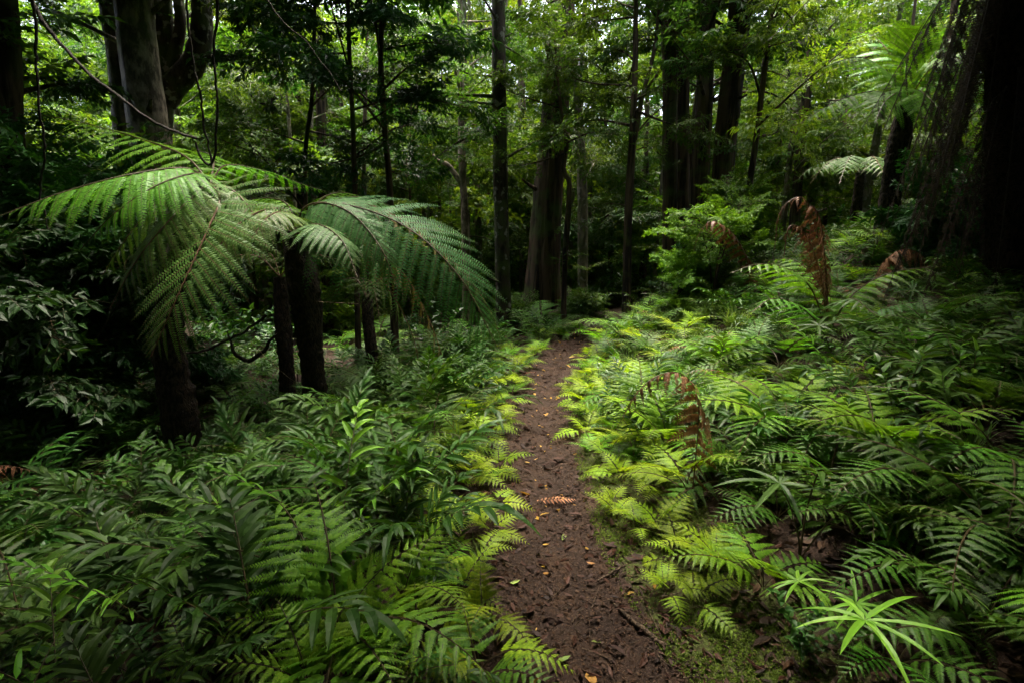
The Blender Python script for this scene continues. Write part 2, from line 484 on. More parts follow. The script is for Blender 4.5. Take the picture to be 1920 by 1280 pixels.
def soil_mat():
    m, t, N, L = nodes("forest_soil")
    tc = N("ShaderNodeTexCoord")
    def noise(sc, det=6., ro=.6):
        n = N("ShaderNodeTexNoise"); n.inputs["Scale"].default_value = sc; n.inputs["Detail"].default_value = det; n.inputs["Roughness"].default_value = ro
        L(tc.outputs["Object"], n.inputs["Vector"]); return n
    a, b, c = noise(5.), noise(55., 5., .7), noise(2.4, 4.)
    rp = N("ShaderNodeValToRGB"); cr = rp.color_ramp
    cr.elements[0].position = .3; cr.elements[0].color = (.009, .005, .0032, 1)
    cr.elements[1].position = .72; cr.elements[1].color = (.062, .033, .016, 1)
    e = cr.elements.new(.5); e.color = (.021, .0115, .007, 1)
    md = N("ShaderNodeMath", operation='MULTIPLY_ADD'); md.inputs[1].default_value = .55
    sb = N("ShaderNodeMath", operation='MULTIPLY'); sb.inputs[1].default_value = .45
    L(a.outputs[0], sb.inputs[0]); L(b.outputs[0], md.inputs[0]); L(sb.outputs[0], md.inputs[2]); L(md.outputs[0], rp.inputs[0])
    # small pale grit
    g = noise(240., 1.); rg_ = N("ShaderNodeValToRGB"); rg_.color_ramp.elements[0].position = .69; rg_.color_ramp.elements[1].position = .73
    L(g.outputs[0], rg_.inputs[0])
    x1 = N("ShaderNodeMix", data_type='RGBA'); x1.inputs[7].default_value = (.12, .09, .065, 1)
    L(rg_.outputs[0], x1.inputs[0]); L(rp.outputs[0], x1.inputs[6])
    # moss grows where the "tone" attribute allows it
    at_ = N("ShaderNodeAttribute", attribute_name="tone")
    mm = N("ShaderNodeMath", operation='MULTIPLY_ADD'); mm.inputs[1].default_value = .75
    L(at_.outputs["Fac"], mm.inputs[0]); L(c.outputs[0], mm.inputs[2])
    rm = N("ShaderNodeValToRGB"); rm.color_ramp.elements[0].position = .86; rm.color_ramp.elements[1].position = 1.
    L(mm.outputs[0], rm.inputs[0])
    rf = N("ShaderNodeMath", operation='MULTIPLY'); L(rm.outputs[0], rf.inputs[0]); 
    b2 = N("ShaderNodeMapRange"); b2.inputs[1].default_value = .35; b2.inputs[2].default_value = .6; L(b.outputs[0], b2.inputs[0]); L(b2.outputs[0], rf.inputs[1])
    x2 = N("ShaderNodeMix", data_type='RGBA'); x2.inputs[7].default_value = (.05, .07, .012, 1)
    L(rf.outputs[0], x2.inputs[0]); L(x1.outputs[2], x2.inputs[6])
    bm = N("ShaderNodeBump"); bm.inputs["Strength"].default_value = .9; bm.inputs["Distance"].default_value = .02
    L(md.outputs[0], bm.inputs["Height"])
    p = N("ShaderNodeBsdfPrincipled"); p.inputs["Roughness"].default_value = .8; p.inputs["Specular IOR Level"].default_value = .15
    L(x2.outputs[2], p.inputs["Base Color"]); L(bm.outputs[0], p.inputs["Normal"])
    out = N("ShaderNodeOutputMaterial"); L(p.outputs[0], out.inputs[0])
    return m

M = dict(
    bracken=leaf_mat("bracken_leaf", (.13, .235, .008), (.24, .36, .014), trans=.45, vary=.25),
    lace=leaf_mat("lace_fern_leaf", (.045, .14, .009), (.085, .21, .015), trans=.4),
    lace_bright=leaf_mat("bright_lace_fern_leaf", (.085, .21, .008), (.15, .31, .015), trans=.42, vary=.2),
    strap=leaf_mat("strap_leaf", (.019, .062, .006), (.04, .10, .010), trans=.25, rough=.5, spec=.2, spots=(40., .66, (.035, .085, .022))),
    strap_pale=leaf_mat("young_strap_leaf", (.10, .27, .016), (.16, .36, .03), trans=.4, rough=.45, spec=.3),
    comb=leaf_mat("ladder_fern_leaf", (.032, .09, .008), (.06, .135, .012), trans=.3),
    tf_bright=leaf_mat("fresh_tree_fern_leaf", (.055, .19, .008), (.10, .28, .016), trans=.4, vary=.12),
    tf_blue=leaf_mat("blue_green_tree_fern_leaf", (.05, .14, .04), (.09, .21, .06), trans=.32, tcol=(1.2, 1.3, .6), vary=.1),
    tf_dull=leaf_mat("dull_tree_fern_leaf", (.05, .115, .02), (.09, .17, .032), stem=(.09, .05, .025), trans=.25, vary=.1),
    tf_old=leaf_mat("yellowing_tree_fern_leaf", (.10, .11, .03), (.17, .14, .05), stem=(.14, .08, .035), trans=.25, vary=.1),
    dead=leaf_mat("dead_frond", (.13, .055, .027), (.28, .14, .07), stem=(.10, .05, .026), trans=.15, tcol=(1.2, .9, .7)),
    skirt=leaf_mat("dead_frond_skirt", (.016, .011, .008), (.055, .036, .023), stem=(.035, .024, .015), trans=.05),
    grass=leaf_mat("grass_blade", (.06, .13, .02), (.11, .19, .04), trans=.4, spec=.4),
    herb=leaf_mat("broad_leaf", (.05, .14, .02), (.09, .2, .03), trans=.38, rough=.35, spec=.45),
    bush=leaf_mat("young_bush_leaf", (.06, .19, .012), (.11, .27, .02), trans=.42),
    shrub=leaf_mat("dark_shrub_leaf", (.014, .06, .008), (.03, .10, .014), trans=.28, rough=.45, spec=.3),
    tree_a=leaf_mat("tree_leaf", (.022, .07, .008), (.05, .11, .015), trans=.40, tcol=(1.9, 1.6, .5)),
    tree_b=leaf_mat("dark_tree_leaf", (.016, .055, .012), (.034, .085, .018), trans=.36, rough=.35, tcol=(1.6, 1.5, .5)),
    tree_c=leaf_mat("yellow_green_tree_leaf", (.038, .095, .009), (.075, .14, .015), trans=.42, tcol=(1.9, 1.6, .5)),
    litter=leaf_mat("fallen_leaf", (.012, .0065, .004), (.06, .030, .016), trans=.1, rough=.6, spec=.15, vary=.3),
    yellow=leaf_mat("yellow_fallen_leaf", (.26, .12, .022), (.38, .22, .04), trans=.2, vary=.2),
    green_fallen=leaf_mat("green_fallen_leaf", (.16, .24, .05), (.2, .28, .06), trans=.2, vary=.2),
    moss=leaf_mat("moss_tuft", (.07, .11, .012), (.13, .17, .022), trans=.35, vary=.2),
    twig=bark_mat("twig_bark", (.03, .02, .013), (.10, .07, .045), scale=20),
    vine=bark_mat("vine_bark", (.010, .008, .006), (.03, .024, .018), scale=20),
    bark_pale=bark_mat("grey_scaly_bark", (.06, .048, .034), (.24, .195, .145), moss=.35, scale=2.6, stretch=.45, bump=.9),
    bark_brown=bark_mat("brown_stringy_bark", (.012, .008, .005), (.075, .05, .03), moss=.4, scale=2.6, stretch=.07, bump=1.),
    bark_dark=bark_mat("dark_fibrous_bark", (.012, .0085, .0055), (.075, .052, .031), moss=.2, scale=3, stretch=.09, bump=1.),
    bark_lichen=bark_mat("mottled_bark", (.012, .009, .006), (.05, .038, .026), moss=.5, scale=3, stretch=.3, lichen=(.2, .2, .16)),
    bark_grey=bark_mat("grey_green_bark", (.05, .045, .03), (.17, .145, .10), moss=.5, scale=3, stretch=.3, lichen=(.2, .2, .16)),
    fern_trunk=bark_mat("fern_trunk_fibre", (.005, .0038, .0026), (.04, .027, .017), scale=14, stretch=.4, bump=1.),
    log=bark_mat("dead_pale_wood", (.09, .06, .035), (.26, .2, .13), scale=9, stretch=.1),
    soil=soil_mat(),
)
ALLM = M

# ------------------------------------------------------------------ object helpers
def tag(o, label, cat, group=None, kind=None):
    if label: o["label"] = label
    if cat: o["category"] = cat
    if group: o["group"] = group
    if kind: o["kind"] = kind
    return o

def empty(name, loc, rz=0., label=None, cat=None, group=None):
    o = bpy.data.objects.new(name, None)
    o.empty_display_size = .1
    o.location = loc; o.rotation_euler = (0, 0, rz)
    COL.objects.link(o)
    return tag(o, label, cat, group)

def part(name, me, parent=None, loc=(0, 0, 0), rot=(0, 0, 0), sc=1.):
    o = bpy.data.objects.new(name, me)
    COL.objects.link(o)
    if parent: o.parent = parent
    o.location = loc; o.rotation_euler = rot
    o.scale = (sc, sc, sc)
    return o

ORD = ("first second third fourth fifth sixth seventh eighth ninth tenth eleventh twelfth thirteenth fourteenth fifteenth sixteenth seventeenth "
       "eighteenth nineteenth twentieth").split()
ORD += ["twenty-" + o for o in ORD[:9]] + ["thirtieth"] + ["thirty-" + o for o in ORD[:9]] + ["fortieth"] + ["forty-" + o for o in ORD[:9]]

# ------------------------------------------------------------------ ground and path
def build_ground():
    xs = np.concatenate([-np.geomspace(3.2, 70, 60)[::-1], np.linspace(-3.2, 3.6, 171)[1:-1], np.geomspace(3.6, 70, 60)])
    ys = np.concatenate([np.linspace(-12, .6, 30)[:-1], np.linspace(.6, 9, 240), np.geomspace(9, 110, 70)[1:]])
    X, Y = np.meshgrid(xs, ys, indexing='ij')
    Z = ground(X, Y)
    d = X - path_x(Y); hw = path_w(Y)
    nearp = 1 - ss(0, .25, np.abs(d) - hw)
    g = np.random.default_rng(3)
    Z = Z + (g.normal(0, .006, Z.shape) + .009 * wob(X, Y, 19, 2) + .012 * wob(X, Y, 8, 9)) * (Y < 9.5) * (np.abs(X) < 3.5)
    # moss allowed along the path's right shoulder and in a strip off the worn middle
    moss = np.clip(ss(.1, .3, d - hw * .25) * (1 - ss(hw * .5 + .5, hw * .5 + .8, d)), 0, 1) * (Y < 6) + .25 * ss(.0, .3, np.abs(d) - hw)
    nx, ny = X.shape
    i, j = np.meshgrid(np.arange(nx - 1), np.arange(ny - 1), indexing='ij')
    Q = np.stack([i * ny + j, (i + 1) * ny + j, (i + 1) * ny + j + 1, i * ny + j + 1], -1).reshape(-1, 4)
    ctr = np.abs(d).ravel()[Q].mean(1) < hw.ravel()[Q].mean(1) * 1.05
    V = np.stack([X, Y, Z], -1).reshape(-1, 3)
    for nm, sel in (("ground", ~ctr), ("path", ctr)):
        q = Q[sel]; used, inv = np.unique(q, return_inverse=True)
        mb = MB(); mb.add(V[used], Q=inv.reshape(-1, 4), tone=moss.ravel()[used])
        o = part(nm, mb.mesh(nm, M['soil'], True))
        tag(o, {"ground": "dark leaf-strewn forest floor under the ferns", "path": "narrow brown earth footpath strewn with fallen leaves"}[nm], nm, kind="structure")
build_ground()

# ------------------------------------------------------------------ scattered stuff (nobody could count it)
def scatter(name, label, meshes, P, rot, sc, rg):
    src = bpy.data.collections.new(name + "_source")
    for k, me in enumerate(meshes):
        src.objects.link(bpy.data.objects.new(f"{name}_piece_{k:02d}", me))
    n = len(P)
    me = bpy.data.meshes.new(name)
    me.vertices.add(n); me.vertices.foreach_set("co", np.asarray(P, np.float32).ravel())
    a = me.attributes.new("rot", 'FLOAT_VECTOR', 'POINT'); a.data.foreach_set("vector", np.asarray(rot, np.float32).ravel())
    a = me.attributes.new("siz", 'FLOAT', 'POINT'); a.data.foreach_set("value", np.asarray(sc, np.float32))
    a = me.attributes.new("pick", 'INT', 'POINT'); a.data.foreach_set("value", rg.integers(0, len(meshes), n).astype(np.int32))
    o = part(name, me); tag(o, label, name.replace("_", " "), kind="stuff")
    g = bpy.data.node_groups.new(name, 'GeometryNodeTree')
    g.interface.new_socket("Geometry", in_out='INPUT', socket_type='NodeSocketGeometry')
    g.interface.new_socket("Geometry", in_out='OUTPUT', socket_type='NodeSocketGeometry')
    N = g.nodes.new
    gi, go = N("NodeGroupInput"), N("NodeGroupOutput")
    ci = N("GeometryNodeCollectionInfo"); ci.inputs[0].default_value = src
    ci.inputs[1].default_value = True; ci.inputs[2].default_value = True
    ip = N("GeometryNodeInstanceOnPoints"); ip.inputs["Pick Instance"].default_value = True
    def attr(nm, dt):
        x = N("GeometryNodeInputNamedAttribute"); x.data_type = dt; x.inputs[0].default_value = nm
        return x.outputs[0]
    e2r = N("FunctionNodeEulerToRotation")
    lk = g.links.new
    lk(gi.outputs[0], ip.inputs["Points"]); lk(ci.outputs[0], ip.inputs["Instance"])
    lk(attr("pick", 'INT'), ip.inputs["Instance Index"]); lk(attr("rot", 'FLOAT_VECTOR'), e2r.inputs[0]); lk(e2r.outputs[0], ip.inputs["Rotation"])
    lk(attr("siz", 'FLOAT'), ip.inputs["Scale"]); lk(ip.outputs[0], go.inputs[0])
    md = o.modifiers.new("scatter", 'NODES'); md.node_group = g
    return o

# ------------------------------------------------------------------ trees
def rotz(a): c, s = math.cos(a), math.sin(a); return np.array([[c, -s, 0], [s, c, 0], [0, 0, 1.]])
def frame(d, roll=0.):
    """matrix whose x axis is d and z axis as near to up as can be, rolled"""
    x = nrm(np.asarray(d, float)); y = np.cross(UPV, x); y = nrm(y) if np.linalg.norm(y) > 1e-3 else np.array([0, 1., 0]); z = np.cross(x, y)
    c, s = math.cos(roll), math.sin(roll)
    return np.stack([x, c * y + s * z, -s * y + c * z], 1)

_sr = np.random.default_rng(11)
SPRAY = {
    'a': [leaf_spray(_sr, .5, .075, .36) for _ in range(5)],
    'b': [leaf_spray(_sr, .5, .095, .40) for _ in range(5)],
    'c': [leaf_spray(_sr, .55, .085, .34) for _ in range(5)],
    'far': [leaf_spray(_sr, .7, .12, .42, nsub=6, nl=9) for _ in range(5)],
}
LEAFMAT = {'a': 'tree_a', 'b': 'tree_b', 'c': 'tree_c', 'far': 'tree_a'}

def limbs_and_crown(tb, cb, C, rad, rg, nb, z0, z1, length, kind, ns=7, spread=(0, 6.283), rise=.25, spr_sc=1.):
    """limbs grown off the trunk polyline C (into tb) with leaf sprays (into cb)"""
    zs = C[:, 2]
    for b in range(nb):
        h = z0 + (z1 - z0) * ((b + rg.random()) / nb)
        h = min(h, zs.max() - .05)
        k = np.interp(h, zs, np.arange(len(C))) if zs[-1] > zs[0] else len(C) - 1
        p = np.array([np.interp(k, np.arange(len(C)), C[:, i]) for i in range(3)])
        r0 = np.interp(k, np.arange(len(C)), rad)
        az = rg.uniform(*spread); ln = length * rg.uniform(.55, 1.15) * (1 - .35 * (b / max(nb, 1)))
        d = np.array([math.cos(az), math.sin(az), rg.normal(rise, .22)])
        q = p + nrm(d) * ln * .5 + np.array([0, 0, rg.normal(.05, .12) * ln]) + rg.normal(0, .06, 3) * ln
        e = q + nrm(d + rg.normal(0, .3, 3) + np.array([0, 0, -.15])) * ln * .5
        L = spline([p, q, e], 9)
        tube(tb, L, [min(r0 * .55, .012 + ln * .014), .004], 5, tone=.4)
        T = tangents(L)
        for s in range(ns):
            t = rg.uniform(.25, 1.0)
            i = min(int(t * 8), 7)
            o = L[i] + (L[i + 1] - L[i]) * rg.random()
            dd = T[i] + rg.normal(0, .75, 3) * [1, 1, .35]
            cb.join(SPRAY[kind][rg.integers(5)], frame(dd, rg.normal(0, .35)) * (rg.uniform(.75, 1.35) * spr_sc), o)

def tree(name, label, pts, rad, bark, rg, crown=None, extra=None, group=None, sides=14, rough=.05, top=9.5, cat="tree", flare=1.25):
    pts = [np.array(p, float) for p in pts]
    base = pts[0].copy(); base[2] = float(ground(base[0], base[1])) - .08
    pts[0] = base
    if top and pts[-1][2] < top:
        d = nrm(pts[-1] - pts[-2]); d = nrm(d + np.array([0, 0, .6]))
        pts.append(pts[-1] + d * (top - pts[-1][2]))
        rad = list(rad) + [rad[-1] * .55]
    C = spline(pts, 46) - base
    h = np.linspace(0, 1, 46)
    rr = np.interp(h, np.linspace(0, 1, len(rad)), rad)
    rr = rr * (1 + (flare - 1) * np.exp(-(C[:, 2]) / .35))
    tb, cb = MB(), MB()
    tube(tb, C, rr, sides, rough=rough, rg=rg)
    if crown:
        for c in (crown if isinstance(crown, list) else [crown]):
            c = dict(c); kind = c.get('kind', 'a')
            limbs_and_crown(tb, cb, C, rr, rg, c['nb'], c['z0'] - base[2], c['z1'] - base[2], c['len'], kind, c.get('ns', 7), c.get('spread', (0, 6.283)), c.get('rise', .25), c.get('sc', 1.))
    if crown:                                      # dead stubs and leafy shoots up the bole
        for k in range(9):
            i = int(rg.integers(4, 26)); a = rg.uniform(0, 6.28); d = np.array([math.cos(a), math.sin(a), rg.uniform(-.1, .5)])
            p = C[i] + d * [1, 1, 0] * rr[i] * .9
            if k < 4 and sides > 8: tube(tb, np.array([p, p + d * rr[i] * .5, p + d * rr[i] * rg.uniform(.8, 1.6) + [0, 0, .03]]), [rr[i] * .18, rr[i] * .07], 6)
            elif k >= 4: cb.join(SPRAY[(crown[0] if isinstance(crown, list) else crown).get('kind', 'a')][rg.integers(5)], frame(d, rg.normal(0, .5)) * rg.uniform(.5, .9), p)
    o = empty(name, base, 0, label, cat, group)
    tr = part("trunk", tb.mesh("trunk", M[bark], True), o)
    for nm, mb in (extra(base) if extra else ()): part(nm, mb.mesh(nm, M[bark], True), tr)
    if cb.n:
        kind = (crown[0] if isinstance(crown, list) else crown or {}).get('kind', 'a') if crown else 'a'
        part("crown", cb.mesh("crown", M[LEAFMAT[kind]]), o)
    return o

def pix(depth, *pp): return [at(px, py, depth) for px, py in pp]
def prad(depth, *w): return [x * .5 * depth / FPX for x in w]

g = np.random.default_rng(21)
def cr(nb, z0, z1, ln, kind='a', **k): return dict(nb=nb, z0=z0, z1=z1, len=ln, kind=kind, **k)

# the left group: twin grey trunks, the dark forked tree, the edge trunk
def twin(base):
    C = spline(pix(9.3, (268, 560), (248, 330), (226, 120), (208, 0), (200, -60)), 40) - base
    C[0, 2] = -.1
    mb = MB(); tube(mb, C, prad(9.3, 52, 44, 40, 38), 14, rough=.05, rg=g)
    return [("second_trunk", mb)]
tree("twin_trunk_tree", "big grey scaly tree with two trunks grown together behind the bright arching fronds", pix(9, (305, 560), (288, 320), (262, 110), (250, 0)), prad(9, 80, 66, 58, 54), 'bark_pale', g,
     cr(9, 4.4, 8, 3.0, 'b'), twin, top=11)
def fork(base):
    d = 10.; out = []
    for pp, w in ((((303, 185), (330, 90), (338, 40), (330, -40)), (24, 15)), (((305, 190), (322, 165), (362, 120), (378, 60), (376, -40)), (44, 38, 36, 30)),
                  (((300, 190), (303, 120), (312, 60), (306, -50)), (26, 22, 22, 20)), (((298, 178), (280, 145), (290, 118), (330, 110), (400, 110), (462, 107)), (18, 14, 13, 8))):
        mb = MB(); tube(mb, spline([at(x, y, d) for x, y in pp], 30) - base, prad(d, *w), 10, rough=.06, rg=g); out.append(("limb", mb))
    return out
tree("forked_tree", "dark tree forking into pale upright limbs with one mossy limb bent sideways", pix(10, (310, 560), (300, 300), (303, 180)), prad(10, 44, 38, 40), 'bark_lichen', g,
     cr(7, 5.2, 7.5, 2.4, 'c', spread=(-.5, 1.6)), fork, top=6.2)
tree("edge_tree", "brown rough trunk at the photo's left edge behind dark leafy shrubs", pix(7, (25, 560), (20, 250), (5, 0)), prad(7, 46, 40, 40), 'bark_brown', g, cr(12, 3.0, 8, 2.4, 'b'), top=10)
tree("slender_tree", "first thin dark sapling trunk right of the forked tree, standing before the dark foliage", pix(8, (664, 560), (664, 300), (656, 130), (652, 0)), prad(8, 13, 11, 8, 7), 'bark_dark', g,
     [cr(13, 2.3, 6.2, 1.8, 'b', ns=9)], top=7.5, sides=8)
tree("slender_tree", "crooked thin dark sapling trunk between two straight saplings before the dark foliage", pix(8.6, (736, 560), (732, 380), (722, 250), (714, 120), (716, 0)), prad(8.6, 16, 14, 11, 9, 8), 'bark_dark', g,
     [cr(16, 2.6, 6.4, 2.0, 'b', ns=9)], top=8, sides=8)
tree("slender_tree", "thin dark sapling leaning beside the grey trunk's foliage, twiggy from its base", pix(9, (575, 560), (572, 330), (585, 180), (590, 0)), prad(9, 10, 9, 8, 6), 'bark_dark', g,
     [cr(15, 2.0, 6.4, 2.0, 'a', ns=8)], top=7.5, sides=8)
tree("lichen_tree", "straight mottled trunk with lichen patches, left of the thick dark trunk", pix(10, (946, 610), (940, 400), (936, 200), (934, 0)), prad(10, 30, 25, 22, 20), 'bark_lichen', g,
     [cr(10, 3.0, 5.6, 2.1, 'a', ns=7), cr(3, 6, 8, 2.0, 'a')], top=11)
tree("stringybark_tree", "thickest dark fibrous trunk standing where the path bends away", pix(11, (1014, 600), (1024, 400), (1036, 260), (1050, 80), (1054, 0)), prad(11, 62, 50, 44, 36, 34), 'bark_brown', g,
     [cr(12, 4.2, 6.6, 2.5, 'a', ns=8), cr(3, 7, 9, 2.2, 'a')], top=13, sides=34, rough=.08, flare=1.5)
tree("wavy_sapling", "thin wavy dark sapling close beside the thickest dark trunk", pix(9.6, (1056, 600), (1060, 480), (1068, 350), (1056, 320), (1062, 270), (1050, 190)), prad(9.6, 11, 10, 11, 9, 8, 5), 'bark_dark', g,
     cr(11, 2.9, 4.8, 1.6, 'a', ns=7), top=5, sides=8)
def forky(base):
    d = 9.; m1, m2 = MB(), MB()
    tube(m1, spline([at(1190, 262, d), at(1205, 180, d), at(1226, 98, d), at(1235, 20, d)], 20) - base, prad(d, 9, 7, 5), 8)
    tube(m2, spline([at(1192, 252, d), at(1214, 226, d), at(1236, 206, d), at(1262, 188, d)], 12) - base, prad(d, 4, 2), 6)
    return [("limb", m1), ("branch", m2)]
tree("forked_sapling", "slim black sapling forking into a narrow V above head height", pix(9, (1176, 560), (1178, 400), (1186, 260), (1191, 110), (1192, 20)), prad(9, 17, 16, 14, 10, 8), 'bark_dark', g,
     cr(13, 3.3, 6.2, 1.8, 'c', ns=7), forky, top=6.6, sides=9)
tree("paired_tree", "pale brown trunk of the close pair beside the bright leafy bush", pix(10, (1257, 560), (1256, 330), (1256, 120), (1252, 0)), prad(10, 30, 26, 24, 23), 'bark_brown', g, cr(7, 4.5, 7, 2.4, 'a'), top=11)
tree("paired_tree", "dark trunk of the close pair, just behind the pale brown one", pix(10.6, (1276, 560), (1278, 330), (1279, 120), (1280, 0)), prad(10.6, 30, 27, 25, 24), 'bark_dark', g, cr(5, 4.8, 7, 2.2, 'b'), top=11)
tree("leaning_tree", "brown trunk leaning towards the thick dark pair, pale on one side", pix(11, (1278, 540), (1290, 350), (1310, 200), (1330, 40), (1336, 0)), prad(11, 24, 22, 20, 16, 14), 'bark_brown', g, cr(12, 4, 7.5, 2.2, 'c'), top=9)
tree("dark_tree", "black straight trunk wrapped in thin vines, between two leaning trunks", pix(9.5, (1308, 560), (1313, 350), (1322, 170), (1328, 30)), prad(9.5, 34, 30, 27, 26), 'bark_dark', g, cr(13, 3.9, 7, 2.2, 'b', ns=7), top=10)
tree("dark_tree", "broad black leaning trunk nearest the bushy tree ferns", pix(9.8, (1345, 540), (1356, 320), (1370, 170), (1384, 50)), prad(9.8, 40, 37, 36, 34), 'bark_dark', g, cr(12, 4.4, 7.2, 2.3, 'a', ns=8), top=10)
tree("slender_tree", "thin dark trunk in front of the bright gap behind the dead fronds", pix(9, (1388, 540), (1396, 420), (1408, 330), (1418, 260)), prad(9, 13, 12, 10, 8), 'bark_dark', g, cr(10, 3.2, 5.4, 1.7, 'c'), top=6, sides=8)
def hook(base):
    d = 12.; mb = MB()
    tube(mb, spline([at(866, 345, d), at(850, 322, d), at(838, 308, d), at(822, 302, d), at(812, 290, d)], 18) - base, prad(d, 12, 10, 8, 4), 7)
    return [("branch", mb)]
tree("pale_slim_tree", "slim pale grey trunk with a hooked side branch, behind the blue-green frond", pix(12, (874, 580), (872, 420), (866, 300), (864, 150)), prad(12, 16, 15, 13, 10), 'bark_pale', g, cr(10, 4.4, 7, 2.0, 'a'), hook, top=8, sides=10)

# far slender trees, labelled by the gap between the big trunks they stand in
GAPS = [(330, 480, "past the forked tree's bent limb"), (480, 650, "between the forked tree and the thin saplings"), (650, 800, "among the thin saplings"), (800, 930, "just before the mottled lichen trunk"),
        (950, 1005, "between the mottled trunk and the thickest trunk"), (1065, 1170, "between the thickest trunk and the forked sapling"), (1195, 1245, "between the forked sapling and the close pair"),
        (1390, 1560, "behind the dead brown fronds"), (1560, 1900, "behind the tree ferns on the bank")]
def far_trees():
    rg = np.random.default_rng(5)
    for a, b, where in GAPS:
        n = max(3, int((b - a) / 17))
        xs = np.sort(a + (np.arange(n) + rg.uniform(.1, .9, n)) / n * (b - a))
        for i, px in enumerate(xs):
            d = rg.uniform(12, 23)
            p = at(px, 450, d); lean = rg.normal(0, .25)
            r = rg.uniform(.05, .13) * (1 + .5 * (rg.random() < .2))
            pts = [p, p + [lean * .3, 0, 1.5], p + [lean, rg.normal(0, .2), 4.5]]
            kind = rg.choice(['a', 'c', 'c', 'far'])
            dark = rg.random() < .45
            tree("far_tree", f"{'dark' if dark else 'pale'} {'stout' if r > .12 else 'thin'} far tree {where}, {ORD[i]} along that gap", pts, [r, r * .85, r * .6],
                 'bark_dark' if dark else 'bark_grey', rg, cr(int(rg.integers(5, 9)), rg.uniform(1.0, 3.0), rg.uniform(5, 7.5), rg.uniform(1.6, 2.4), kind, ns=6, sc=1.15), group="slender trees in the wood behind", top=rg.uniform(7, 11), sides=7, rough=.04)
far_trees()

def far_foliage():
    rg = np.random.default_rng(9)
    pieces = []
    for k in range(5):
        for mat, kind in (('tree_a', 'far'), ('tree_c', 'far')):
            mb = MB()
            for s in range(9):
                d = rg.normal(0, 1, 3) * [1, 1, .3]
                mb.join(SPRAY[kind][rg.integers(5)], frame(d, rg.normal(0, .3)), rg.normal(0, .45, 3) * [1, 1, .6])
            pieces.append(mb.mesh("leaf_clump", M[mat]))
    P = []
    while len(P) < 5600:
        y = 13 + 46 * rg.random() ** .9
        x = rg.uniform(-1.15, 1.15) * y + rg.normal(0, 2)
        z = float(ground(x, y)) + rg.uniform(0.02, 1) ** (1.25 if y < 40 else 1.8) * (6 + .2 * y)
        dens = .5 + .5 * math.sin(x * .8 + 1.3 * math.sin(y * .5)) * math.sin(z * 1.1 + x * .3 + y * .4)
        if y < 25 and z > 4.6 and rg.random() < .85: continue
        if rg.random() < .25 + .75 * max(dens, 0): P.append((x, y, z))
    for _ in range(240):
        x = -rg.uniform(6.5, 15) if rg.random() < .7 else rg.uniform(8, 15)
        y = rg.uniform(4.5, 13)
        if abs(x) < .95 * y: continue
        P.append((x, y, float(ground(x, y)) + 4.5 * rg.random() ** 1.5))
    for _ in range(1100):
        y = 25 + 30 * rg.random(); x = rg.uniform(-1.1, 1.1) * y; P.append((x, y, rg.uniform(.33, .60) * y + 1))
    P = np.array(P); n = len(P)
    rot = np.stack([rg.normal(0, .2, n), rg.normal(0, .2, n), rg.uniform(0, 6.28, n)], 1)
    scatter("far_foliage", "massed green foliage of the wood far behind the path", pieces, P, rot, rg.uniform(.8, 1.7, n), rg)
far_foliage()

def shade_canopy():
    """unseen leaf clumps added to shade both banks, left open where light should fall"""
    rg = np.random.default_rng(19)
    pieces = []
    for k in range(6):
        mb = MB()
        for s in range(16):
            d = rg.normal(0, 1, 3) * [1, 1, .3]
            mb.join(SPRAY['b'][rg.integers(5)], frame(d, rg.normal(0, .4)) * 1.3, rg.normal(0, .5, 3) * [1, 1, .4])
        pieces.append(mb.mesh("leaf_clump", M['tree_b']))
    P = []
    while len(P) < SHADE_CANOPY_N:
        x, y = rg.uniform(-14, 14), rg.uniform(-12, 9.5)
        if rg.random() < .72:                      # unseen roof added for shade, thinned at the light gaps
            z = rg.uniform(5.6, 8.5)
            if z < CAM_H + .46 * max(y, 0) + .7: continue
            r = min(math.hypot((x - a) / b, (y - c) / d) for a, c, b, d in LIGHT_GAPS)
            if rg.random() > ss(.7, 1.2, r): continue
        else:                                      # unseen leaf walls added to cut light from beside and behind
            z = rg.uniform(1.2, 6.)
            if y > -2.5 and abs(x) < 1.25 * max(y, 0) + 3.2: continue
            if y < -2.5 and math.hypot(x, y) < 3.5: continue
        P.append((x, y, z))
    for _ in range(130):                           # extra unseen clumps that darken the near left bank
        P.append((rg.uniform(-7.5, -1.3), rg.uniform(-4, 3.2), rg.uniform(5.2, 7.5)))
    for _ in range(FAR_SHADE_ROOF):                      # more unseen clumps, added to dim the wood behind
        y = rg.uniform(11.5, 34); x = rg.uniform(-1.1, 1.1) * y
        if x < -3 and y < 17: continue
        P.append((x, y, CAM_H + .47 * y + rg.uniform(1.0, 4.)))
    P = np.array(P); n = len(P)
    rot = np.stack([rg.normal(0, .25, n), rg.normal(0, .25, n), rg.uniform(0, 6.28, n)], 1)
    scatter("shade_canopy_leaves", "unseen leaf roof and walls added to shade both banks", pieces, P, rot, rg.uniform(.9, 1.6, n), rg)
SHADE_CANOPY_N = 1500
FAR_SHADE_ROOF = 150
LIGHT_GAPS = ((1.3, 7.0, 2.0, 4.2), (-2.8, 5.7, 2.3, 1.8), (5.2, 8.0, 1.9, 1.65))   # openings shaped to light path and tree ferns: x, y, half-width, half-length
shade_canopy()

